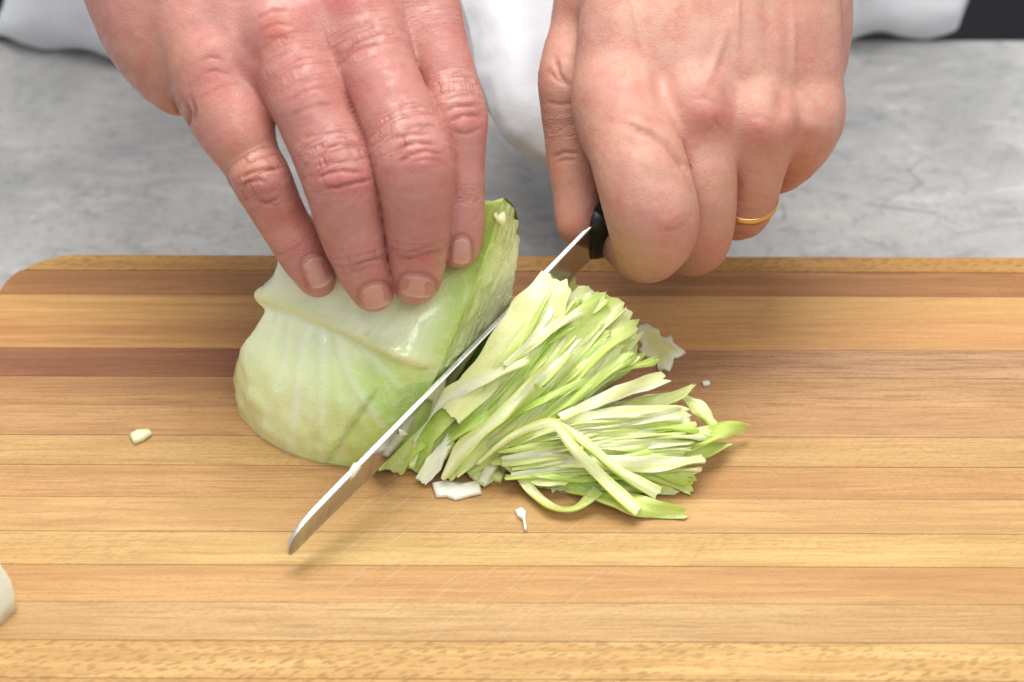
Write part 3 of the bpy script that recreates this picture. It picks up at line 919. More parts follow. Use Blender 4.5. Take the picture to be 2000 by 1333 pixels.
ribbon('cabbage_shred', [(965, 888, 0.6), (958, 912, 0.4), (942, 945, 0.15)], [0.3, 0.34, 0.26], W1, W1, seed=263, thick=0.22, wave=0.03, label='small white curl of rib at the foot of the pile', cat='shred')

# ------------------------------------------------------------------ loose chips and crumbs
def chip(name, outline, z, h, col, label, cat='chip', group=None, lift=0.0, bend=0.0, col2=None):
    """flat fragment: pixel outline on the surface at height z"""
    o = np.array([P(x, y, z) for x, y in outline])
    c = o.mean(0)
    n = len(o)
    v, cs = [], []
    k2 = col if col2 is None else col2
    for (s, dz) in ((0.96, 0.0), (1.0, h*0.5), (0.9, h), (0.5, h*1.12)):
        for q in o:
            p = c+(q-c)*s
            p = p+np.array([0, 0, dz+0.012+lift+bend*np.linalg.norm(p-c)**2+0.03*math.sin(q[0]*9+q[1]*7)*(dz > 0)])
            v.append(p)
            cs.append(col if s > 0.7 else k2)
    f = grid_faces(4, n, True)+[tuple(range(n))[::-1], tuple(range(3*n, 4*n))]
    return tag(mobj(name, v, f, M_SHRED, cols=np.array(cs)), label, cat, group)
WC = srgb(240, 238, 218)
chip('cabbage_chip', [(843, 950), (870, 944), (905, 947), (937, 945), (941, 968), (918, 973), (890, 980), (872, 974), (852, 975)], 0, 0.14, WC, 'white rectangular cabbage chip on the board below the fan')
chip('cabbage_chip', [(1241, 650), (1246, 640), (1262, 636), (1276, 646), (1286, 650), (1291, 663), (1303, 666), (1313, 661), (1316, 676), (1326, 684), (1340, 694), (1326, 702), (1316, 704), (1314, 716), (1308, 731), (1297, 726), (1286, 727), (1281, 712), (1268, 704), (1258, 699), (1247, 690), (1254, 680), (1247, 668)], 0, 0.16,
     srgb(236, 236, 204), 'ragged pale cabbage core chip on the board behind the pile', col2=srgb(226, 224, 150))
chip('cabbage_crumb', [(1005, 1000), (1018, 995), (1028, 1004), (1027, 1018), (1029, 1040), (1024, 1040), (1021, 1020), (1010, 1012)], 0, 0.14, WC, 'small hooked white cabbage crumb on the board below the pile', 'crumb')
chip('cabbage_crumb', [(253, 855), (268, 848), (294, 844), (298, 852), (280, 864), (262, 871)], 0, 0.18, srgb(232, 230, 190), 'small cream cabbage crumb alone on the board beside the wedge', 'crumb')
chip('cabbage_crumb', [(1370, 750), (1384, 748), (1387, 755), (1374, 757)], 0, 0.1, WC, 'tiny white cabbage crumb beside the ragged core chip', 'crumb')
chip('cabbage_crumb', [(1072, 948), (1080, 944), (1086, 962), (1078, 966)], 0, 0.12, WC, 'tiny white crumb peeking out under the pile', 'crumb')
chip('cabbage_crumb', [(958, 926), (975, 922), (986, 934), (978, 947), (962, 943)], 0, 0.2, P1, 'small pale green crumb between the white curl and the looping ribbon', 'crumb')
# bits stuck to the knife and the wedge
def bit(name, pts, plane_p, label, col, r):
    """small lump sitting on a surface point, built from its outline in the view"""
    o = np.array([plane_p(x, y) for x, y in pts])
    c = o.mean(0)
    n = len(o)
    toc = (CAM-c)/np.linalg.norm(CAM-c)
    v = []
    for s, h in ((0.9, -0.6), (1.0, 0.0), (0.75, 0.7), (0.3, 1.0)):
        for q in o: v.append(c+(q-c)*s+toc*h*r)
    f = grid_faces(4, n, True)+[tuple(range(n))[::-1], tuple(range(3*n, 4*n))]
    return tag(mobj(name, v, f, M_SHRED, cols=np.tile(col, (len(v), 1))), label, 'crumb')
bit('cabbage_crumb', [(676, 928), (690, 905), (703, 901), (706, 912), (694, 930), (680, 942), (674, 938)], lambda x, y: PPL(x, y, KA+KX*1.9, -FW), 'white cabbage crumb stuck on the knife spine', WC, 0.1)
bit('cabbage_crumb', [(779, 838), (788, 841), (798, 848), (788, 853), (780, 852)], lambda x, y: PPL(x, y, KA+KN*0.13, KN), 'small white crumb stuck to the side of the blade', WC, 0.08)
bit('cabbage_crumb', [(962, 420), (972, 410), (986, 412), (990, 432), (982, 442), (968, 432)], lambda x, y: PPL(x, y, cutp(970, 426)+FW*0.05-np.array([0.0, 0.0, 0.0]), -FW), 'small pale cabbage bit stuck near the top corner of the wedge', srgb(226, 232, 170), 0.12)
# second piece of cabbage, just inside the picture
o2 = empty('cabbage_piece', P(-60, 1190, 0))
tag(o2, 'white cut cabbage piece standing alone at the near corner of the board', 'cabbage')
base = np.array([P(-170, 1170, 0), P(-150, 1130, 0), P(-100, 1110, 0), P(-45, 1120, 0), P(-18, 1140, 0), P(0, 1162, 0), P(35, 1187, 0), P(18, 1208, 0), P(-8, 1228, 0), P(-70, 1240, 0), P(-150, 1215, 0)])
cb = base.mean(0)
lv = []
for k, (s, z) in enumerate(((1.0, 0.0), (1.02, 0.5), (1.0, 1.0), (0.96, 1.5), (0.88, 2.0), (0.7, 2.4), (0.35, 2.6))):
    sm = crom(np.vstack([base, base[:1]]), 5)[:-1]
    for q in sm:
        p = cb+(q-cb)*s
        p = np.array([p[0]-z*0.10, p[1]+0.1*z, z])
        p += 0.05*vnoise(p[None]*2.0, 8)[0]*np.array([1, 1, 0])
        lv.append(p)
nl = len(sm)
lv = np.array(lv)
cc = lerp(srgb(244, 246, 236), srgb(234, 240, 214), 0.5+0.5*vnoise(lv*0.9, 3))
mobj('outer_leaf', lv, grid_faces(7, nl, True)+[tuple(range(nl))[::-1], tuple(range(6*nl, 7*nl))], M_LEAF, o2, cols=cc)

# ------------------------------------------------------------------ the cook: hands grown as one smooth skin, coat
def cs3(px, py, w):
    """pixel and depth -> camera space (right, up, depth) in cm"""
    return np.array([(px-1000.0)/FPX*w, -(py-666.5)/FPX*w, w])
def cam2world(v):
    return CAM+v[:, :1]*RT+v[:, 1:2]*UP+v[:, 2:3]*FW

class Field:
    """signed distance grid in camera space"""
    def __init__(self, lo, hi, h):
        self.lo, self.h = np.array(lo, float), h
        self.n = np.ceil((np.array(hi)-self.lo)/h).astype(int)+1
    def blank(self): return np.full(self.n, 9.0, np.float32)
    def block(self, a, b, r):
        i0 = np.clip(np.floor((np.minimum(a, b)-r-self.lo)/self.h).astype(int), 0, self.n-1)
        i1 = np.clip(np.ceil((np.maximum(a, b)+r-self.lo)/self.h).astype(int)+1, 1, self.n)
        ax = [(self.lo[k]+self.h*np.arange(i0[k], i1[k])).astype(np.float32) for k in range(3)]
        return tuple(slice(i0[k], i1[k]) for k in range(3)), np.meshgrid(*ax, indexing='ij', sparse=True)
    def cone(self, D, a, b, ra, rb, k, pad=1.1):
        sl, (X, Y, Z) = self.block(a, b, max(ra, rb)+pad)
        d = b-a
        L2 = float(d@d)+1e-9
        t = np.clip(((X-a[0])*d[0]+(Y-a[1])*d[1]+(Z-a[2])*d[2])/L2, 0, 1)
        q = np.sqrt((X-a[0]-t*d[0])**2+(Y-a[1]-t*d[1])**2+(Z-a[2]-t*d[2])**2)-(ra+(rb-ra)*t)
        D[sl] = smin(D[sl], q, k)
def smin(a, b, k):
    if k <= 0: return np.minimum(a, b)
    h = np.maximum(k-np.abs(a-b), 0)/k
    return np.minimum(a, b)-h*h*k*0.25

def surface_nets(D, lo, h):
    n = D.shape
    ins = D < 0
    cnt = np.zeros((n[0]-1, n[1]-1, n[2]-1), np.int8)
    offs = [(i, j, k) for i in (0, 1) for j in (0, 1) for k in (0, 1)]
    for i, j, k in offs: cnt += ins[i:n[0]-1+i, j:n[1]-1+j, k:n[2]-1+k]
    act = np.argwhere((cnt > 0) & (cnt < 8))
    idx = np.full(cnt.shape, -1, np.int64)
    idx[act[:, 0], act[:, 1], act[:, 2]] = np.arange(len(act))
    acc = np.zeros((len(act), 3)); num = np.zeros(len(act))
    for a in offs:
        for ax in range(3):
            if a[ax]: continue
            b = list(a); b[ax] = 1
            A = act+np.array(a); B = act+np.array(b)
            da = D[A[:, 0], A[:, 1], A[:, 2]]; db = D[B[:, 0], B[:, 1], B[:, 2]]
            m = (da < 0) != (db < 0)
            t = np.where(m, da/(da-db+1e-12), 0)
            p = A.astype(float)
            p[:, ax] += t
            acc += np.where(m[:, None], p, 0); num += m
    V = lo+h*(acc/num[:, None])
    F = []
    for ax in range(3):
        u, v = (ax+1) % 3, (ax+2) % 3
        s0 = [slice(None)]*3; s1 = [slice(None)]*3
        s0[ax] = slice(0, -1); s1[ax] = slice(1, None)
        e = np.argwhere(ins[tuple(s0)] != ins[tuple(s1)])
        ok = (e[:, u] > 0) & (e[:, v] > 0) & (e[:, u] < n[u]-1) & (e[:, v] < n[v]-1)
        e = e[ok]
        q = []
        for du, dv in ((-1, -1), (0, -1), (0, 0), (-1, 0)):
            c = e.copy(); c[:, u] += du; c[:, v] += dv
            q.append(idx[c[:, 0], c[:, 1], c[:, 2]])
        q = np.stack(q, 1)
        flip = ~ins[e[:, 0], e[:, 1], e[:, 2]]
        q[flip] = q[flip][:, ::-1]
        F.append(q)
    return V, np.concatenate(F)

def vert_normals(V, F):
    n = np.cross(V[F[:, 2]]-V[F[:, 0]], V[F[:, 3]]-V[F[:, 1]])
    fl = F.ravel()
    N = np.stack([np.bincount(fl, np.repeat(n[:, a], 4), len(V)) for a in range(3)], 1)
    return N/(np.linalg.norm(N, axis=1, keepdims=True)+1e-12)
def relax(V, F, it, lam=0.5):
    for _ in range(it):
        a = np.concatenate([F.ravel(), F.ravel()])
        b = np.concatenate([np.roll(F, -1, 1).ravel(), np.roll(F, 1, 1).ravel()])
        c = np.bincount(a, minlength=len(V)).astype(float)
        S = np.stack([np.bincount(a, V[b, q], len(V)) for q in range(3)], 1)
        V = V+lam*(S/c[:, None]-V)
    return V

def chain(pts, n=5):
    """(px, py, depth, half width px) -> sampled centre line and radii in cm"""
    a = np.array([[*cs3(x, y, w), r*w/FPX] for x, y, w, r in pts])
    s = crom(a, n)
    return s[:, :3], np.maximum(s[:, 3], 0.15)

def grow_hand(fingers, palm, extras, lo, hi, h, kf, kp, gr=0.035):
    """fingers: list of chains; palm, extras: chains with blend width"""
    Fd = Field(lo, hi, h)
    base = Fd.blank()
    for pts, k in palm:
        c, r = chain(pts, 3)
        for i in range(len(c)-1): Fd.cone(base, c[i], c[i+1], r[i], r[i+1], k if k is not None else kp, 2.0)
    for pts, k in extras:
        c, r = chain(pts, 3)
        for i in range(len(c)-1): Fd.cone(base, c[i], c[i+1], r[i], r[i+1], k, 1.0)
    D = base.copy()
    lines = []
    for pts in fingers:
        c, r = chain(pts, 5)
        rm = r.max()+0.7
        sl, _ = Fd.block(c.min(0), c.max(0), rm)
        sub = Field(Fd.lo+h*np.array([q.start for q in sl]), [0, 0, 0], h)
        sub.n = np.array([q.stop-q.start for q in sl])
        d = sub.blank()
        for i in range(len(c)-1): sub.cone(d, c[i], c[i+1], r[i], r[i+1], 0.10, 0.7)
        nw = smin(base[sl], d, kf)
        prev = D[sl]
        other = np.clip((base[sl]-prev)/0.25, 0, 1)*np.clip((base[sl]-nw)/0.25, 0, 1)   # both are finger, not palm
        D[sl] = np.where(nw < base[sl]-1e-4, smin(prev, nw, 0.02), prev)+gr*other*np.exp(-((prev-nw)/0.13)**2)
        lines.append((c, r))
    V, F = surface_nets(D, Fd.lo, h)
    V = relax(V, F, 3)
    return V, F, lines

def finger_coords(V, lines, joints):
    """per vertex: length along the nearest finger, sideways offset, wrinkle mask"""
    out = np.zeros((len(V), 3), np.float32)
    best = np.full(len(V), 1e9)
    for (c, r), js in zip(lines, joints):
        sarc = np.r_[0, np.cumsum(np.linalg.norm(np.diff(c, axis=0), axis=1))]
        near = np.flatnonzero(np.all((V > c.min(0)-r.max()-0.3) & (V < c.max(0)+r.max()+0.3), axis=1))
        Vn = V[near]
        for i in range(len(c)-1):
            a, b = c[i], c[i+1]
            d = b-a
            L = np.linalg.norm(d)+1e-9
            t = np.clip(((Vn-a)@d)/L**2, 0, 1)
            off = Vn-a-t[:, None]*d
            q = np.linalg.norm(off, axis=1)-(r[i]+(r[i+1]-r[i])*t)
            m = q < best[near]
            best[near[m]] = q[m]
            s = sarc[i]+t*L
            side = np.cross(d/L, np.array([0, 0, 1.0]))
            msk = np.zeros(len(Vn))
            for (jpos, wd, st) in js: msk = np.maximum(msk, st*np.exp(-((s-jpos*sarc[-1])/wd)**2))
            out[near[m]] = np.c_[s, off@side, msk*np.clip(1-q/0.6, 0, 1)][m]
    return out

def pix(V): return 1000+FPX*V[:, 0]/V[:, 2], 666.5-FPX*V[:, 1]/V[:, 2]

def skin_detail(V, F, creases, bumps):
    """carve creases and raise bumps listed by pixel on the side of the hand that faces up"""
    N = vert_normals(V, F)
    x, y = pix(V)
    fr = np.clip((-N[:, 2]-0.05)/0.3, 0, 1)
    d = np.zeros(len(V))
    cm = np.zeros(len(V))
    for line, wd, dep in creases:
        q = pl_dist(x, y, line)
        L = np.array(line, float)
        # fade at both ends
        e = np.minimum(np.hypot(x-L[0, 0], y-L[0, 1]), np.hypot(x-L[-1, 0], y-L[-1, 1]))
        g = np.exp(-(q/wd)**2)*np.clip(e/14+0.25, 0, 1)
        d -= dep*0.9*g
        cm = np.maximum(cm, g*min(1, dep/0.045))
    for bx, by, sx, sy, ang, hgt in bumps:
        ca, sa = math.cos(math.radians(ang)), math.sin(math.radians(ang))
        u = ((x-bx)*ca+(y-by)*sa)/sx
        w = (-(x-bx)*sa+(y-by)*ca)/sy
        d += hgt*np.exp(-(u*u+w*w))
    return V+N*(d*fr)[:, None], cm*fr

def skin_colour(V, F, base, spots, cm, crease_col):
    N = vert_normals(V, F)
    x, y = pix(V)
    fr = np.clip((-N[:, 2]+0.3)/0.5, 0, 1)
    c = np.tile(base, (len(V), 1))
    nz = vnoise(V*0.7, 41)
    c = lerp(c, base*np.array([0.93, 0.80, 0.80]), np.clip(nz, 0, 1)*0.7)
    c = lerp(c, base*np.array([1.04, 1.06, 1.0]), np.clip(-nz, 0, 1)*0.6)
    for sx, sy, rx, ry, col, st in spots:
        g = np.exp(-(((x-sx)/rx)**2+((y-sy)/ry)**2))
        g = g*(0.8+0.35*vnoise(V*3.0, 17))
        c = lerp(c, col, g*st*fr)
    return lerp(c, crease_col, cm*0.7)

cook = empty('person', (0, 24, -90))
tag(cook, 'person in white coat slicing cabbage, one hand pressing the wedge, other gripping the knife', 'person')

# ---- the hand that presses the wedge
fingers_r = [
    [(415, 140, 56.0, 56), (458, 245, 55.3, 71), (488, 308, 55.3, 56), (513, 354, 55.1, 56), (552, 430, 55.7, 48), (589, 492, 56.0, 45), (612, 530, 56.3, 39), (621, 547, 56.5, 34)],
    [(548, 62, 55.7, 58), (595, 180, 54.6, 71), (632, 265, 54.5, 73), (663, 346, 54.1, 72), (685, 432, 54.7, 66.5), (705, 510, 55.1, 54), (723, 554, 55.5, 45), (729, 570, 55.7, 38)],
    [(690, 5, 56.0, 58), (737, 140, 54.8, 72), (778, 235, 54.4, 76), (808, 318, 53.9, 80), (815, 420, 54.5, 68), (815, 490, 55.0, 58.5), (813, 538, 55.4, 49), (811, 553, 55.6, 40)],
    [(800, -40, 56.9, 56), (845, 80, 55.9, 62), (876, 170, 55.5, 58), (888, 235, 55.1, 63), (893, 335, 55.2, 52), (896, 420, 55.4, 49), (896, 468, 55.6, 44), (895, 484, 55.7, 37)],
    [(700, -230, 60.0, 105), (800, -20, 61.2, 85), (826, 130, 61.6, 76), (850, 240, 61.0, 68), (862, 320, 60.2, 58), (866, 350, 59.8, 44)],
]
palm_r = [
    ([(415, 140, 55.8, 72), (335, -90, 57.0, 90), (285, -340, 58.5, 95)], None),
    ([(548, 62, 55.5, 72), (440, -150, 56.7, 84), (350, -370, 58.3, 95)], None),
    ([(690, 5, 55.9, 72), (540, -190, 57.0, 84), (410, -390, 58.4, 95)], None),
    ([(800, -40, 57.0, 72), (640, -230, 57.8, 84), (470, -390, 58.8, 95)], None),
    ([(362, 172, 57.0, 48), (322, 75, 57.3, 84), (284, -60, 57.9, 108), (262, -300, 59.0, 115)], 0.9),
    ([(420, 60, 57.4, 85), (560, -60, 57.8, 95), (700, -120, 58.5, 95)], 1.2),
    ([(415, 140, 55.8, 72), (448, 222, 55.55, 67)], 0.6), ([(548, 62, 55.4, 74), (596, 182, 54.9, 66)], 0.6), ([(690, 5, 55.8, 74), (734, 128, 55.05, 66)], 0.6), ([(800, -40, 56.8, 70), (840, 70, 56.05, 58)], 0.6),
    ([(500, 150, 56.0, 46), (478, 90, 55.85, 62), (400, -100, 56.8, 78)], 0.8), ([(636, 98, 55.75, 44), (616, 30, 55.7, 62), (500, -150, 56.8, 78)], 0.8), ([(768, 35, 56.2, 42), (744, -20, 56.3, 60), (600, -200, 57.3, 78)], 0.8),
    ([(370, -380, 58.8, 165), (290, -620, 61.5, 175), (220, -800, 64.0, 190)], 1.5),
]
ex_r = [
    ([(420, 132, 55.5, 42), (412, 120, 55.5, 40)], 0.7),
    ([(548, 62, 55.0, 44), (544, 50, 55.0, 42)], 0.7),
    ([(690, 6, 55.3, 44), (686, -6, 55.3, 42)], 0.7),
    ([(545, 52, 55.0, 22), (450, -140, 55.9, 20), (390, -330, 57.0, 22)], 0.45),
    ([(686, -4, 55.2, 22), (560, -180, 56.0, 20), (430, -350, 57.0, 22)], 0.45),
]
V, F, lines = grow_hand(fingers_r, palm_r, ex_r, (-17, -0.5, 51.5), (0.5, 20.0, 64.5), 0.052, 0.42, 0.75)
joints_r = [[(0.50, 0.42, 1.0), (0.82, 0.22, 0.5), (0.12, 0.8, 0.35)], [(0.53, 0.55, 1.0), (0.84, 0.28, 0.6), (0.2, 0.9, 0.5)],
            [(0.53, 0.55, 1.0), (0.84, 0.28, 0.6), (0.2, 0.9, 0.5)], [(0.50, 0.5, 1.0), (0.82, 0.25, 0.5), (0.2, 0.8, 0.5)], []]
cre_r = [
    ([(470, 349), (485, 340), (510, 333), (546, 330)], 4, .07), ([(468, 366), (482, 357), (505, 352), (520, 355)], 4, .05), ([(500, 392), (520, 398), (545, 388)], 4, .05),
    ([(520, 400), (540, 402), (552, 396)], 3, .03),
    ([(618, 348), (640, 340), (668, 334), (706, 338)], 4, .06), ([(632, 366), (660, 366), (690, 358), (722, 352)], 4, .05), ([(612, 326), (640, 318), (680, 316)], 4, .035),
    ([(600, 290), (640, 286), (690, 282)], 4, .025), ([(592, 268), (640, 262), (680, 258)], 4, .025),
    ([(772, 296), (792, 284), (815, 278), (852, 284)], 4, .06), ([(778, 318), (800, 304), (830, 296), (864, 302)], 4, .05), ([(770, 272), (800, 262), (840, 262)], 4, .04),
    ([(786, 250), (815, 244), (845, 244)], 4, .03), ([(806, 316), (830, 312), (862, 314)], 3, .03),
    ([(690, 523), (712, 512), (748, 504)], 4, .035), ([(684, 532), (705, 527), (735, 516)], 3, .025), ([(782, 506), (812, 503), (868, 488)], 4, .035), ([(790, 492), (815, 490), (850, 480)], 3, .025),
    ([(868, 220), (890, 208), (930, 206)], 4, .05), ([(880, 236), (905, 226), (938, 226)], 4, .05), ([(888, 258), (910, 262), (940, 250)], 3, .03), ([(872, 196), (900, 186), (925, 186)], 3, .03),
    ([(338, 196), (348, 215), (352, 240)], 5, .07), ([(360, 200), (368, 225), (366, 255)], 5, .09), ([(372, 190), (380, 215), (378, 240)], 4, .05),
    ([(500, 40), (530, 22), (565, 20)], 4, .03), ([(510, 60), (540, 46), (570, 52)], 4, .03), ([(520, 78), (548, 72), (572, 78)], 4, .02),
    ([(390, 120), (410, 112), (440, 118)], 4, .03), ([(396, 142), (420, 138), (445, 146)], 4, .03),
    ([(660, 130), (690, 100), (740, 84)], 4, .025), ([(668, 110), (700, 82), (750, 66)], 4, .025), ([(560, 200), (600, 178), (640, 170)], 4, .02), ([(570, 226), (610, 208), (650, 204)], 4, .02),
]
def nail_fold(cx, cy, ax, ay, hl, hw):
    l = math.hypot(ax, ay); ax, ay = ax/l, ay/l
    q = [(0.75, -1.08), (0.0, -1.12), (-0.7, -1.0), (-1.08, -0.6), (-1.2, 0.0), (-1.08, 0.6), (-0.7, 1.0), (0.0, 1.12), (0.75, 1.08)]
    return [(cx+ax*u*hl-ay*v*hw, cy+ay*u*hl+ax*v*hw) for u, v in q]
NAILS = [(620, 532, 0.42, 0.9, 33, 27), (734, 579, 0.25, 0.97, 25, 32), (814, 560, -0.12, 1, 23, 36), (901, 491, -0.05, 1, 27, 21)]
for q in NAILS: cre_r.append((nail_fold(*q), 3.4, .032))
bm_r = [(505, 352, 30, 24, 0, .04), (670, 352, 34, 28, 0, .05), (826, 312, 34, 30, 0, .06), (908, 240, 26, 28, 0, .05), (545, 62, 40, 34, 0, .02)]
V, cm = skin_detail(V, F, cre_r, bm_r)
V = V+vert_normals(V, F)*(0.02*vnoise(V*1.6, 51)+0.006*vnoise(V*6, 52))[:, None]
SK, PINK, YEL = srgb(190, 131, 120), srgb(184, 110, 103), srgb(184, 132, 98)
sp_r = [(540, 62, 42, 34, srgb(197, 106, 86), .85), (412, 145, 46, 34, srgb(187, 106, 101), .8), (665, 8, 40, 22, srgb(191, 94, 94), .9), (670, 356, 52, 28, srgb(193, 101, 101), .75),
        (832, 322, 46, 38, srgb(197, 110, 106), .7), (910, 240, 34, 32, srgb(195, 115, 106), .6), (515, 368, 30, 20, srgb(181, 101, 97), .5), (720, 530, 30, 20, srgb(195, 110, 97), .5),
        (820, 510, 50, 18, srgb(197, 110, 99), .55), (600, 210, 60, 100, PINK, .5), (620, 480, 40, 50, srgb(195, 121, 112), .5), (300, 150, 90, 130, YEL, .55), (470, 300, 55, 80, srgb(195, 135, 104), .6),
        (560, 450, 40, 50, srgb(197, 133, 106), .5), (450, 180, 80, 60, srgb(187, 115, 104), .5), (760, 180, 50, 80, srgb(201, 135, 126), .4), (420, 30, 110, 50, srgb(197, 142, 131), .5)]
cols = skin_colour(V, F, SK, sp_r, cm, srgb(150, 84, 74))
fold = finger_coords(V, lines, joints_r)
Wd = cam2world(V)
hand_r = mobj('hand', Wd, F, M_SKIN, cook, cols=cols, vecs={'fold': fold}, origin=Wd.mean(0))
hand_r['label'] = 'damp reddish hand with fingertips pressing the cabbage wedge'
tree_r = BVHTree.FromPolygons([Vector(p) for p in Wd], [list(map(int, q)) for q in F])

def nail(tree, cx, cy, ax, ay, hl, hw, parent, col=srgb(202, 142, 128), tip=srgb(226, 198, 176)):
    """plate laid on the finger; (cx, cy) middle, (ax, ay) towards the finger end, half sizes in pixels"""
    l = math.hypot(ax, ay); ax, ay = ax/l, ay/l
    nu, nv = 13, 11
    top, cc, ns = [], [], []
    for i in range(nu):
        u = -1+2*i/(nu-1)
        wr = (1-0.30*max(0, -u)**3)*(1-0.25*max(0, u)**4)
        for j in range(nv):
            v = -1+2*j/(nv-1)
            uu = u-0.22*v*v*(1 if u > 0 else -1)*abs(u)
            x = cx+ax*uu*hl-ay*v*hw*wr
            y = cy+ay*uu*hl+ax*v*hw*wr
            d = ray(x, y)
            d = d/np.linalg.norm(d)
            hit = tree.ray_cast(Vector(CAM), Vector(d))
            if hit[0] is None: top.append(None); ns.append(None)
            else:
                top.append(np.array(hit[0])); ns.append(np.array(hit[1]))
            cc.append(lerp(col[None]*1.0, tip[None]*1.0, [max(0, (u-0.72)/0.2)])[0])
    good = [p for p in top if p is not None]
    cen = np.mean(good, 0)
    nm = np.mean([q for q in ns if q is not None], 0); nm /= np.linalg.norm(nm)
    if nm@FW > 0: nm = -nm
    for i, p in enumerate(top):
        if p is None: top[i] = None
    for i in range(nu):
        for j in range(nv):
            if top[i*nv+j] is None:
                js = [k for k in range(nv) if top[i*nv+k] is not None]
                top[i*nv+j] = top[i*nv+min(js, key=lambda k: abs(k-j))] if js else cen
    A = np.array(top).reshape(nu, nv, 3)
    for _ in range(4):
        B = A.copy()
        B[1:-1, 1:-1] = (A[:-2, 1:-1]+A[2:, 1:-1]+A[1:-1, :-2]+A[1:-1, 2:])/4
        A = B
    U = np.linspace(-1, 1, nu)[:, None]; Vv = np.linspace(-1, 1, nv)[None]
    rim = np.maximum(np.abs(U), np.abs(Vv))
    lift = np.where(rim > 0.95, -0.02, 0.022)+0.012*np.maximum(U, 0)
    A = A+nm*lift[..., None]
    low = A-nm*0.06
    vs = np.concatenate([A.reshape(-1, 3), low.reshape(-1, 3)])
    f = grid_faces(nu, nv)
    o = nu*nv
    f = f+[tuple(o+k for k in q[::-1]) for q in f]
    for i in range(nu-1): f += [(i*nv, (i+1)*nv, o+(i+1)*nv, o+i*nv), ((i+1)*nv+nv-1, i*nv+nv-1, o+i*nv+nv-1, o+(i+1)*nv+nv-1)]
    for j in range(nv-1): f += [(j+1, j, o+j, o+j+1), ((nu-1)*nv+j, (nu-1)*nv+j+1, o+(nu-1)*nv+j+1, o+(nu-1)*nv+j)]
    return mobj('fingernail', vs, f, M_NAIL, parent, cols=np.array(cc+cc))
for q in NAILS: nail(tree_r, *q, hand_r)

# ---- the hand that grips the knife
fingers_l = [
    [(1208, 195, 58.7, 64), (1238, 290, 57.2, 88), (1268, 390, 56.8, 90), (1276, 450, 57.5, 84), (1258, 490, 59.0, 62), (1222, 470, 61.0, 52), (1190, 430, 62.4, 46)],
    [(1345, 215, 58.7, 60), (1366, 330, 58.3, 70), (1370, 430, 59.0, 64), (1362, 478, 60.3, 56), (1330, 480, 62.0, 52), (1270, 440, 63.3, 46)],
    [(1466, 232, 59.3, 58), (1468, 310, 59.2, 66), (1458, 385, 60.2, 58), (1440, 418, 61.6, 50), (1380, 400, 64.0, 44)],
    [(1570, 225, 60.1, 52), (1556, 282, 60.4, 58), (1532, 320, 61.6, 50), (1495, 335, 63.3, 46), (1430, 330, 65.3, 40)],
    [(1150, 30, 61.8, 66), (1112, 140, 60.6, 58), (1108, 205, 60.5, 50), (1118, 290, 60.7, 50), (1126, 370, 60.6, 46), (1128, 418, 60.4, 42), (1126, 444, 60.2, 35)],
]
palm_l = [
    ([(1205, 185, 58.7, 76), (1245, -40, 59.8, 84), (1310, -310, 62.0, 92)], None),
    ([(1345, 205, 58.5, 74), (1350, -40, 59.3, 82), (1370, -320, 61.5, 92)], None),
    ([(1468, 222, 59.0, 72), (1440, -40, 59.5, 80), (1425, -320, 61.5, 92)], None),
    ([(1570, 205, 60.0, 68), (1535, -40, 60.2, 84), (1475, -310, 62.0, 92)], None),
    ([(1330, 140, 61.0, 110), (1480, 130, 61.5, 110)], 1.2),
    ([(1205, 185, 58.6, 78), (1226, 262, 57.8, 80)], 0.6), ([(1345, 205, 58.5, 74), (1360, 290, 58.6, 66)], 0.6), ([(1468, 222, 59.0, 72), (1470, 285, 59.3, 62)], 0.6), ([(1570, 205, 60.0, 68), (1562, 262, 60.3, 56)], 0.6),
    ([(1275, 130, 59.0, 66), (1310, -60, 59.9, 74)], 0.9), ([(1405, 150, 59.0, 66), (1400, -60, 59.6, 74)], 0.9), ([(1520, 150, 59.7, 64), (1490, -60, 60.0, 74)], 0.9),
    ([(1568, 120, 61.6, 76), (1548, -60, 62.0, 88), (1500, -300, 63.0, 100)], 1.0),
    ([(1160, 20, 61.2, 72), (1225, -120, 62.2, 85), (1300, -300, 63.2, 100)], 0.9),
    ([(1395, -320, 62.2, 165), (1395, -560, 65.0, 175), (1400, -740, 67.5, 190)], 1.5),
]
ex_l = [
    ([(1212, 190, 58.0, 44), (1222, 220, 57.9, 46)], 0.8),
    ([(1362, 200, 57.95, 46), (1370, 222, 57.95, 46)], 0.8),
    ([(1478, 225, 58.5, 46), (1484, 245, 58.5, 46)], 0.8),
    ([(1572, 225, 59.5, 42), (1570, 240, 59.5, 42)], 0.8),
    ([(1440, 190, 58.5, 14), (1438, 60, 58.72, 14), (1436, -60, 58.9, 14), (1432, -200, 59.6, 14)], 0.35),
    ([(1240, 150, 58.2, 20), (1280, -60, 59.0, 20), (1330, -280, 60.5, 20)], 0.5),
    ([(1368, 180, 57.9, 20), (1362, -40, 58.6, 20), (1375, -280, 60.3, 20)], 0.5),
]
V, F, lines = grow_hand(fingers_l, palm_l, ex_l, (0.2, 1.0, 53.5), (11.5, 20.0, 67.0), 0.052, 0.40, 0.85, 0.11)
joints_l = [[(0.52, 0.35, 0.2), (0.05, 0.8, 0.1)], [(0.5, 0.35, 0.2)], [(0.5, 0.3, 0.3)], [(0.5, 0.3, 0.3)], [(0.55, 0.3, 0.8)]]
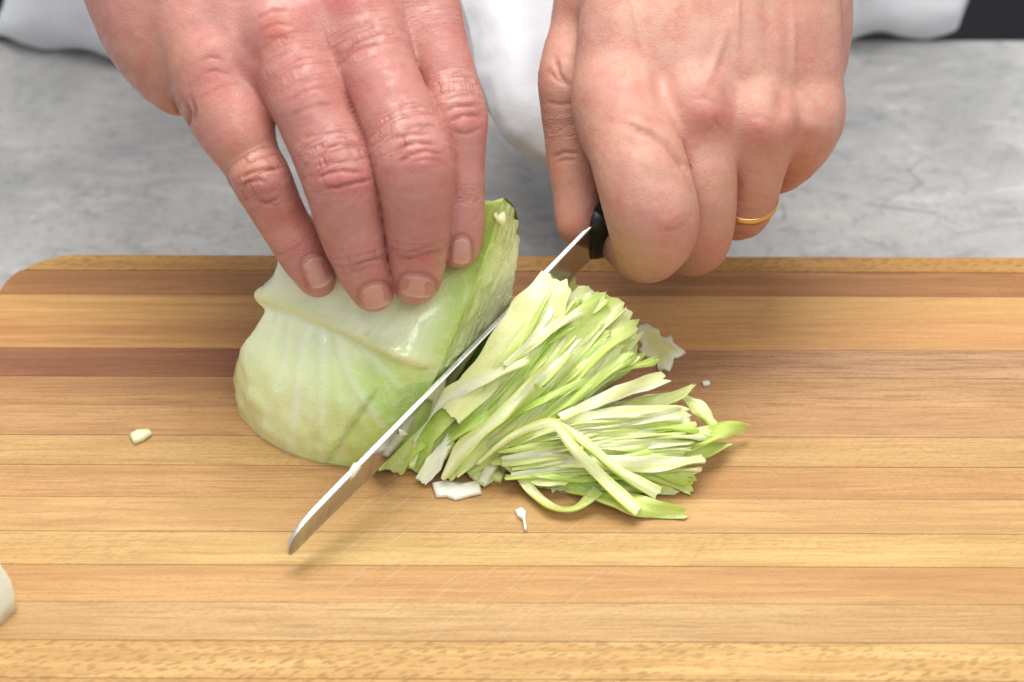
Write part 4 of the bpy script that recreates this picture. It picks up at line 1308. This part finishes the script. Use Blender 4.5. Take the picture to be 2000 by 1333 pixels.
cre_l = [
    ([(1235, 250), (1275, 262), (1305, 285), (1340, 330)], 7, .12), ([(1225, 215), (1255, 222), (1280, 240)], 8, .02), ([(1180, 238), (1215, 240), (1245, 250)], 7, .02),
    ([(1085, 115), (1092, 145), (1108, 165)], 5, .08), ([(1072, 140), (1090, 158), (1110, 168)], 5, .05), ([(1080, 308), (1100, 298), (1130, 300)], 4, .06), ([(1084, 318), (1104, 312), (1126, 314)], 4, .04),
    ([(1395, 235), (1402, 245), (1408, 252)], 4, .04), ([(1070, 200), (1095, 205), (1118, 202)], 4, .03),
]
bm_l = [(1312, 425, 34, 30, 0, .07), (1292, 350, 34, 22, 20, -.06), (1205, 330, 22, 60, 12, -.06), (1262, 300, 18, 60, -20, .05), (1230, 480, 40, 26, 20, -.07),
        (1290, 170, 26, 60, -25, -.07), (1425, 200, 20, 50, 0, -.12), (1530, 200, 18, 46, 5, -.12), (1440, 30, 7, 60, 0, .08), (1310, 60, 16, 110, 8, -.08), (1500, 40, 14, 90, -4, -.08),
        (1400, 110, 9, 60, 20, .07), (1550, 90, 8, 60, 0, .06), (1250, 70, 9, 90, -12, .06), (1482, 245, 34, 28, 0, .06), (1376, 215, 36, 28, 0, .06), (1212, 198, 36, 28, 0, .07), (1580, 245, 20, 20, 0, .06),
        (1250, 290, 40, 18, 20, -.05), (1175, 110, 30, 50, 10, -.06), (1400, 400, 14, 40, 0, .04)]
cre_l += [([(1190, 176), (1215, 170), (1248, 182)], 5, .02), ([(1350, 196), (1378, 192), (1406, 206)], 5, .02), ([(1462, 232), (1486, 228), (1510, 240)], 5, .02), ([(1290, 452), (1316, 448), (1340, 436)], 5, .02)]
V, cm = skin_detail(V, F, cre_l, bm_l)
V = V+vert_normals(V, F)*(0.02*vnoise(V*1.6, 61)+0.006*vnoise(V*6, 62))[:, None]
SK2 = srgb(199, 148, 130)
sp_l = [(1215, 195, 46, 34, srgb(197, 131, 119), .6), (1400, 232, 34, 26, srgb(188, 96, 84), .6), (1492, 262, 40, 30, srgb(190, 104, 92), .6), (1585, 262, 26, 30, srgb(190, 112, 96), .5), (1375, 205, 46, 36, srgb(202, 135, 128), .6), (1372, 228, 26, 20, srgb(197, 113, 101), .6), (1490, 258, 42, 36, srgb(199, 124, 112), .7), (1580, 255, 30, 36, srgb(197, 131, 113), .5),
        (1310, 435, 44, 30, srgb(206, 128, 121), .7), (1270, 370, 60, 60, srgb(199, 144, 131), .4), (1240, 500, 60, 40, srgb(197, 133, 101), .6), (1380, 490, 40, 40, srgb(197, 126, 112), .6), (1250, 240, 60, 30, srgb(191, 131, 108), .5),  # brown spot under the index finger paints its shaded underside into the skin
        (1115, 350, 40, 90, srgb(195, 131, 110), .55), (1112, 440, 26, 30, srgb(195, 121, 97), .6), (1460, 380, 50, 60, srgb(195, 131, 104), .6), (1380, 100, 120, 60, srgb(204, 158, 144), .4), (1180, 60, 60, 60, srgb(187, 142, 130), .5),
        (1330, 30, 120, 40, srgb(201, 151, 124), .5), (1440, 280, 60, 40, srgb(195, 128, 112), .4), (1540, 330, 40, 40, srgb(195, 128, 101), .6)]
cols = skin_colour(V, F, SK2, sp_l, cm*0.55, srgb(150, 92, 76))
fold = finger_coords(V, lines, joints_l)
Wd = cam2world(V)
hand_l = mobj('hand', Wd, F, M_SKIN2, cook, cols=cols, vecs={'fold': fold}, origin=Wd.mean(0))
hand_l['label'] = 'hand closed in a fist round the knife handle, wearing a gold ring'
# ring on the finger
c, r = lines[2]
sarc = np.r_[0, np.cumsum(np.linalg.norm(np.diff(c, axis=0), axis=1))]
i = int(np.argmin(np.abs(c[:, 1]-cs3(0, 392, 61)[1])[:12]))
t = c[i+1]-c[i-1]; t /= np.linalg.norm(t)
e1 = np.cross(t, [0, 0, 1.0]); e1 /= np.linalg.norm(e1); e2 = np.cross(t, e1)
v = []
R0 = r[i]+0.015
for k in range(48):
    a = 2*math.pi*k/48
    o = e1*math.cos(a)+e2*math.sin(a)
    for (dr, dt) in ((0.0, -0.15), (0.06, -0.13), (0.085, 0.0), (0.06, 0.13), (0.0, 0.15), (-0.05, 0.0)): v.append(c[i]+o*(R0+dr)+t*dt)
f = grid_faces(48, 6, True)+[((47*6)+j, 47*6+(j+1) % 6, (j+1) % 6, j) for j in range(6)]
mobj('gold_ring', cam2world(np.array(v)), f, M_GOLD, hand_l)['label'] = 'plain gold band on the ring finger'

# ---- coat: body leaning on the counter edge, sleeves, loose front panel
hemx = [-22, 60, 240, 420, 640, 900, 1000, 1200, 1500, 1650, 1780, 1860, 1885]
hemy = [78, 96, 120, 138, 152, 160, 158, 140, 100, 82, 74, 66, 48]
hem = crom(np.array([P(x, y, -BT+0.35) for x, y in zip(hemx, hemy)]), 10)
prof = [(1.6, -0.25), (0.5, -0.15), (0.0, 0.3), (-0.15, 1.2), (0.25, 2.6), (1.2, 5.0), (2.5, 9.0), (4.0, 15.0), (6.0, 24.0), (8.5, 36.0), (10, 46.0)]
pr = crom(np.array(prof), 4)
vv = []
m = len(hem)
for dy, dz in pr:
    for k in range(m):
        s = k/(m-1)
        edge = max(0, 1-min(s, 1-s)/0.10)
        x, y, z = hem[k]
        fold_ = 0.35*math.sin(x*1.1+0.08*dz*3)+0.22*math.sin(x*2.3+1.3+dz*0.22)
        wl = min(1, dz/3.0) if dz > 0 else 0
        x += 0.5*min(max(dz, 0), 8)*max(0, 1-s/0.12)
        vv.append((x*(1-0.004*dz)+0.4*wl*math.sin(dz*0.5+x), y+dy+3.0*edge**2*min(1, max(0.15, dz/6))+fold_*wl+0.25*math.sin(x*0.9)*(1-wl), z+dz+0.15*math.sin(x*1.7)*(dz < 1)))
vv = np.array(vv)
vv += 0.22*np.stack([vnoise(vv*np.array([0.55, 0.55, 0.3]), q) for q in (71, 72, 73)], 1)+0.10*np.stack([vnoise(vv*1.1, q) for q in (74, 75, 76)], 1)
coat = mobj('coat', vv, grid_faces(len(pr), m), M_CLOTH, cook)
sol = coat.modifiers.new('thickness', 'SOLIDIFY'); sol.thickness = 0.0015; sol.offset = -1
def tube(name, pts, radii, parent, n=40, seed=0):
    a = crom(np.c_[np.array(pts, float), np.array(radii, float)], 8)
    v = []
    for i in range(len(a)):
        t = a[min(i+1, len(a)-1), :3]-a[max(i-1, 0), :3]
        t /= np.linalg.norm(t)
        e1 = np.cross(t, [1.0, 0, 0]); e1 /= np.linalg.norm(e1)
        e2 = np.cross(t, e1)
        for k in range(n):
            an = 2*math.pi*k/n
            r = a[i, 3]*(1+0.05*math.sin(3*an+i*0.5+seed)+0.03*math.sin(i*1.3+an))
            v.append(a[i, :3]+(e1*math.cos(an)+e2*math.sin(an))*r)
    o = mobj(name, v, grid_faces(len(a), n, True), M_CLOTH, parent)
    s = o.modifiers.new('thickness', 'SOLIDIFY'); s.thickness = 0.002
    return o
tube('sleeve', [PD(325, -560, 60.8), PD(270, -700, 62.8), PD(200, -900, 66), PD(180, -1250, 76), PD(250, -1500, 88)], [3.7, 4.0, 4.6, 5.6, 6.8], coat, seed=1)
tube('sleeve', [PD(1395, -510, 64.6), PD(1400, -660, 66.5), PD(1420, -860, 69.5), PD(1460, -1200, 79), PD(1420, -1500, 90)], [3.7, 4.0, 4.6, 5.6, 6.8], coat, seed=4)
# loose front panel hanging forward between the hands
rowsp = [
    [(1075, 326, 67.5), (1030, 298, 67.6), (995, 262, 67.8), (962, 205, 68.2), (934, 120, 68.8), (912, 30, 69.4), (896, -60, 70)],
    [(1110, 330, 67.0), (1060, 290, 67.0), (1022, 245, 67.1), (990, 185, 67.5), (962, 100, 68.2), (940, 10, 69.0), (924, -80, 69.8)],
    [(1150, 320, 67.0), (1100, 270, 66.8), (1060, 215, 66.9), (1026, 150, 67.2), (998, 70, 68.0), (978, -20, 69.0), (962, -110, 70.0)],
    [(1210, 280, 67.8), (1150, 225, 67.6), (1110, 165, 67.7), (1076, 100, 68.0), (1050, 20, 68.8), (1030, -60, 69.6), (1016, -150, 70.6)],
    [(1300, 230, 69.0), (1250, 170, 68.8), (1200, 110, 68.8), (1160, 40, 69.2), (1130, -40, 70.0), (1110, -120, 70.8), (1096, -210, 71.6)],
    [(1400, 200, 70.5), (1360, 130, 70.4), (1320, 60, 70.4), (1290, -20, 70.8), (1260, -100, 71.4), (1240, -180, 72), (1226, -270, 73)],
]
for lay, (ox, oy, ow) in enumerate(((0, 0, 0), (-52, -62, 2.2))):
  g = np.array([[PD(x+ox, y+oy, w+ow) for x, y, w in r] for r in rowsp])
  g = np.array([crom(r, 8) for r in g])
  g = np.array([crom(g[:, j], 8) for j in range(g.shape[1])]).transpose(1, 0, 2)
  vv = g.reshape(-1, 3)
  fl_ = np.sin(vv[:, 0]*2.1+lay*2+vv[:, 2]*0.5)*np.clip((vv[:, 2]-1)/5, 0, 1)
  vv = vv+0.16*np.stack([vnoise(vv*0.6+lay*7, q) for q in (81, 82, 83)], 1)+0.06*np.stack([vnoise(vv*1.5, q) for q in (84, 85, 86)], 1)+np.outer(fl_, [0, -0.22, 0.1])
  pan = mobj('front_panel', vv, grid_faces(g.shape[0], g.shape[1]), M_CLOTH, coat)
  s = pan.modifiers.new('thickness', 'SOLIDIFY'); s.thickness = 0.0015
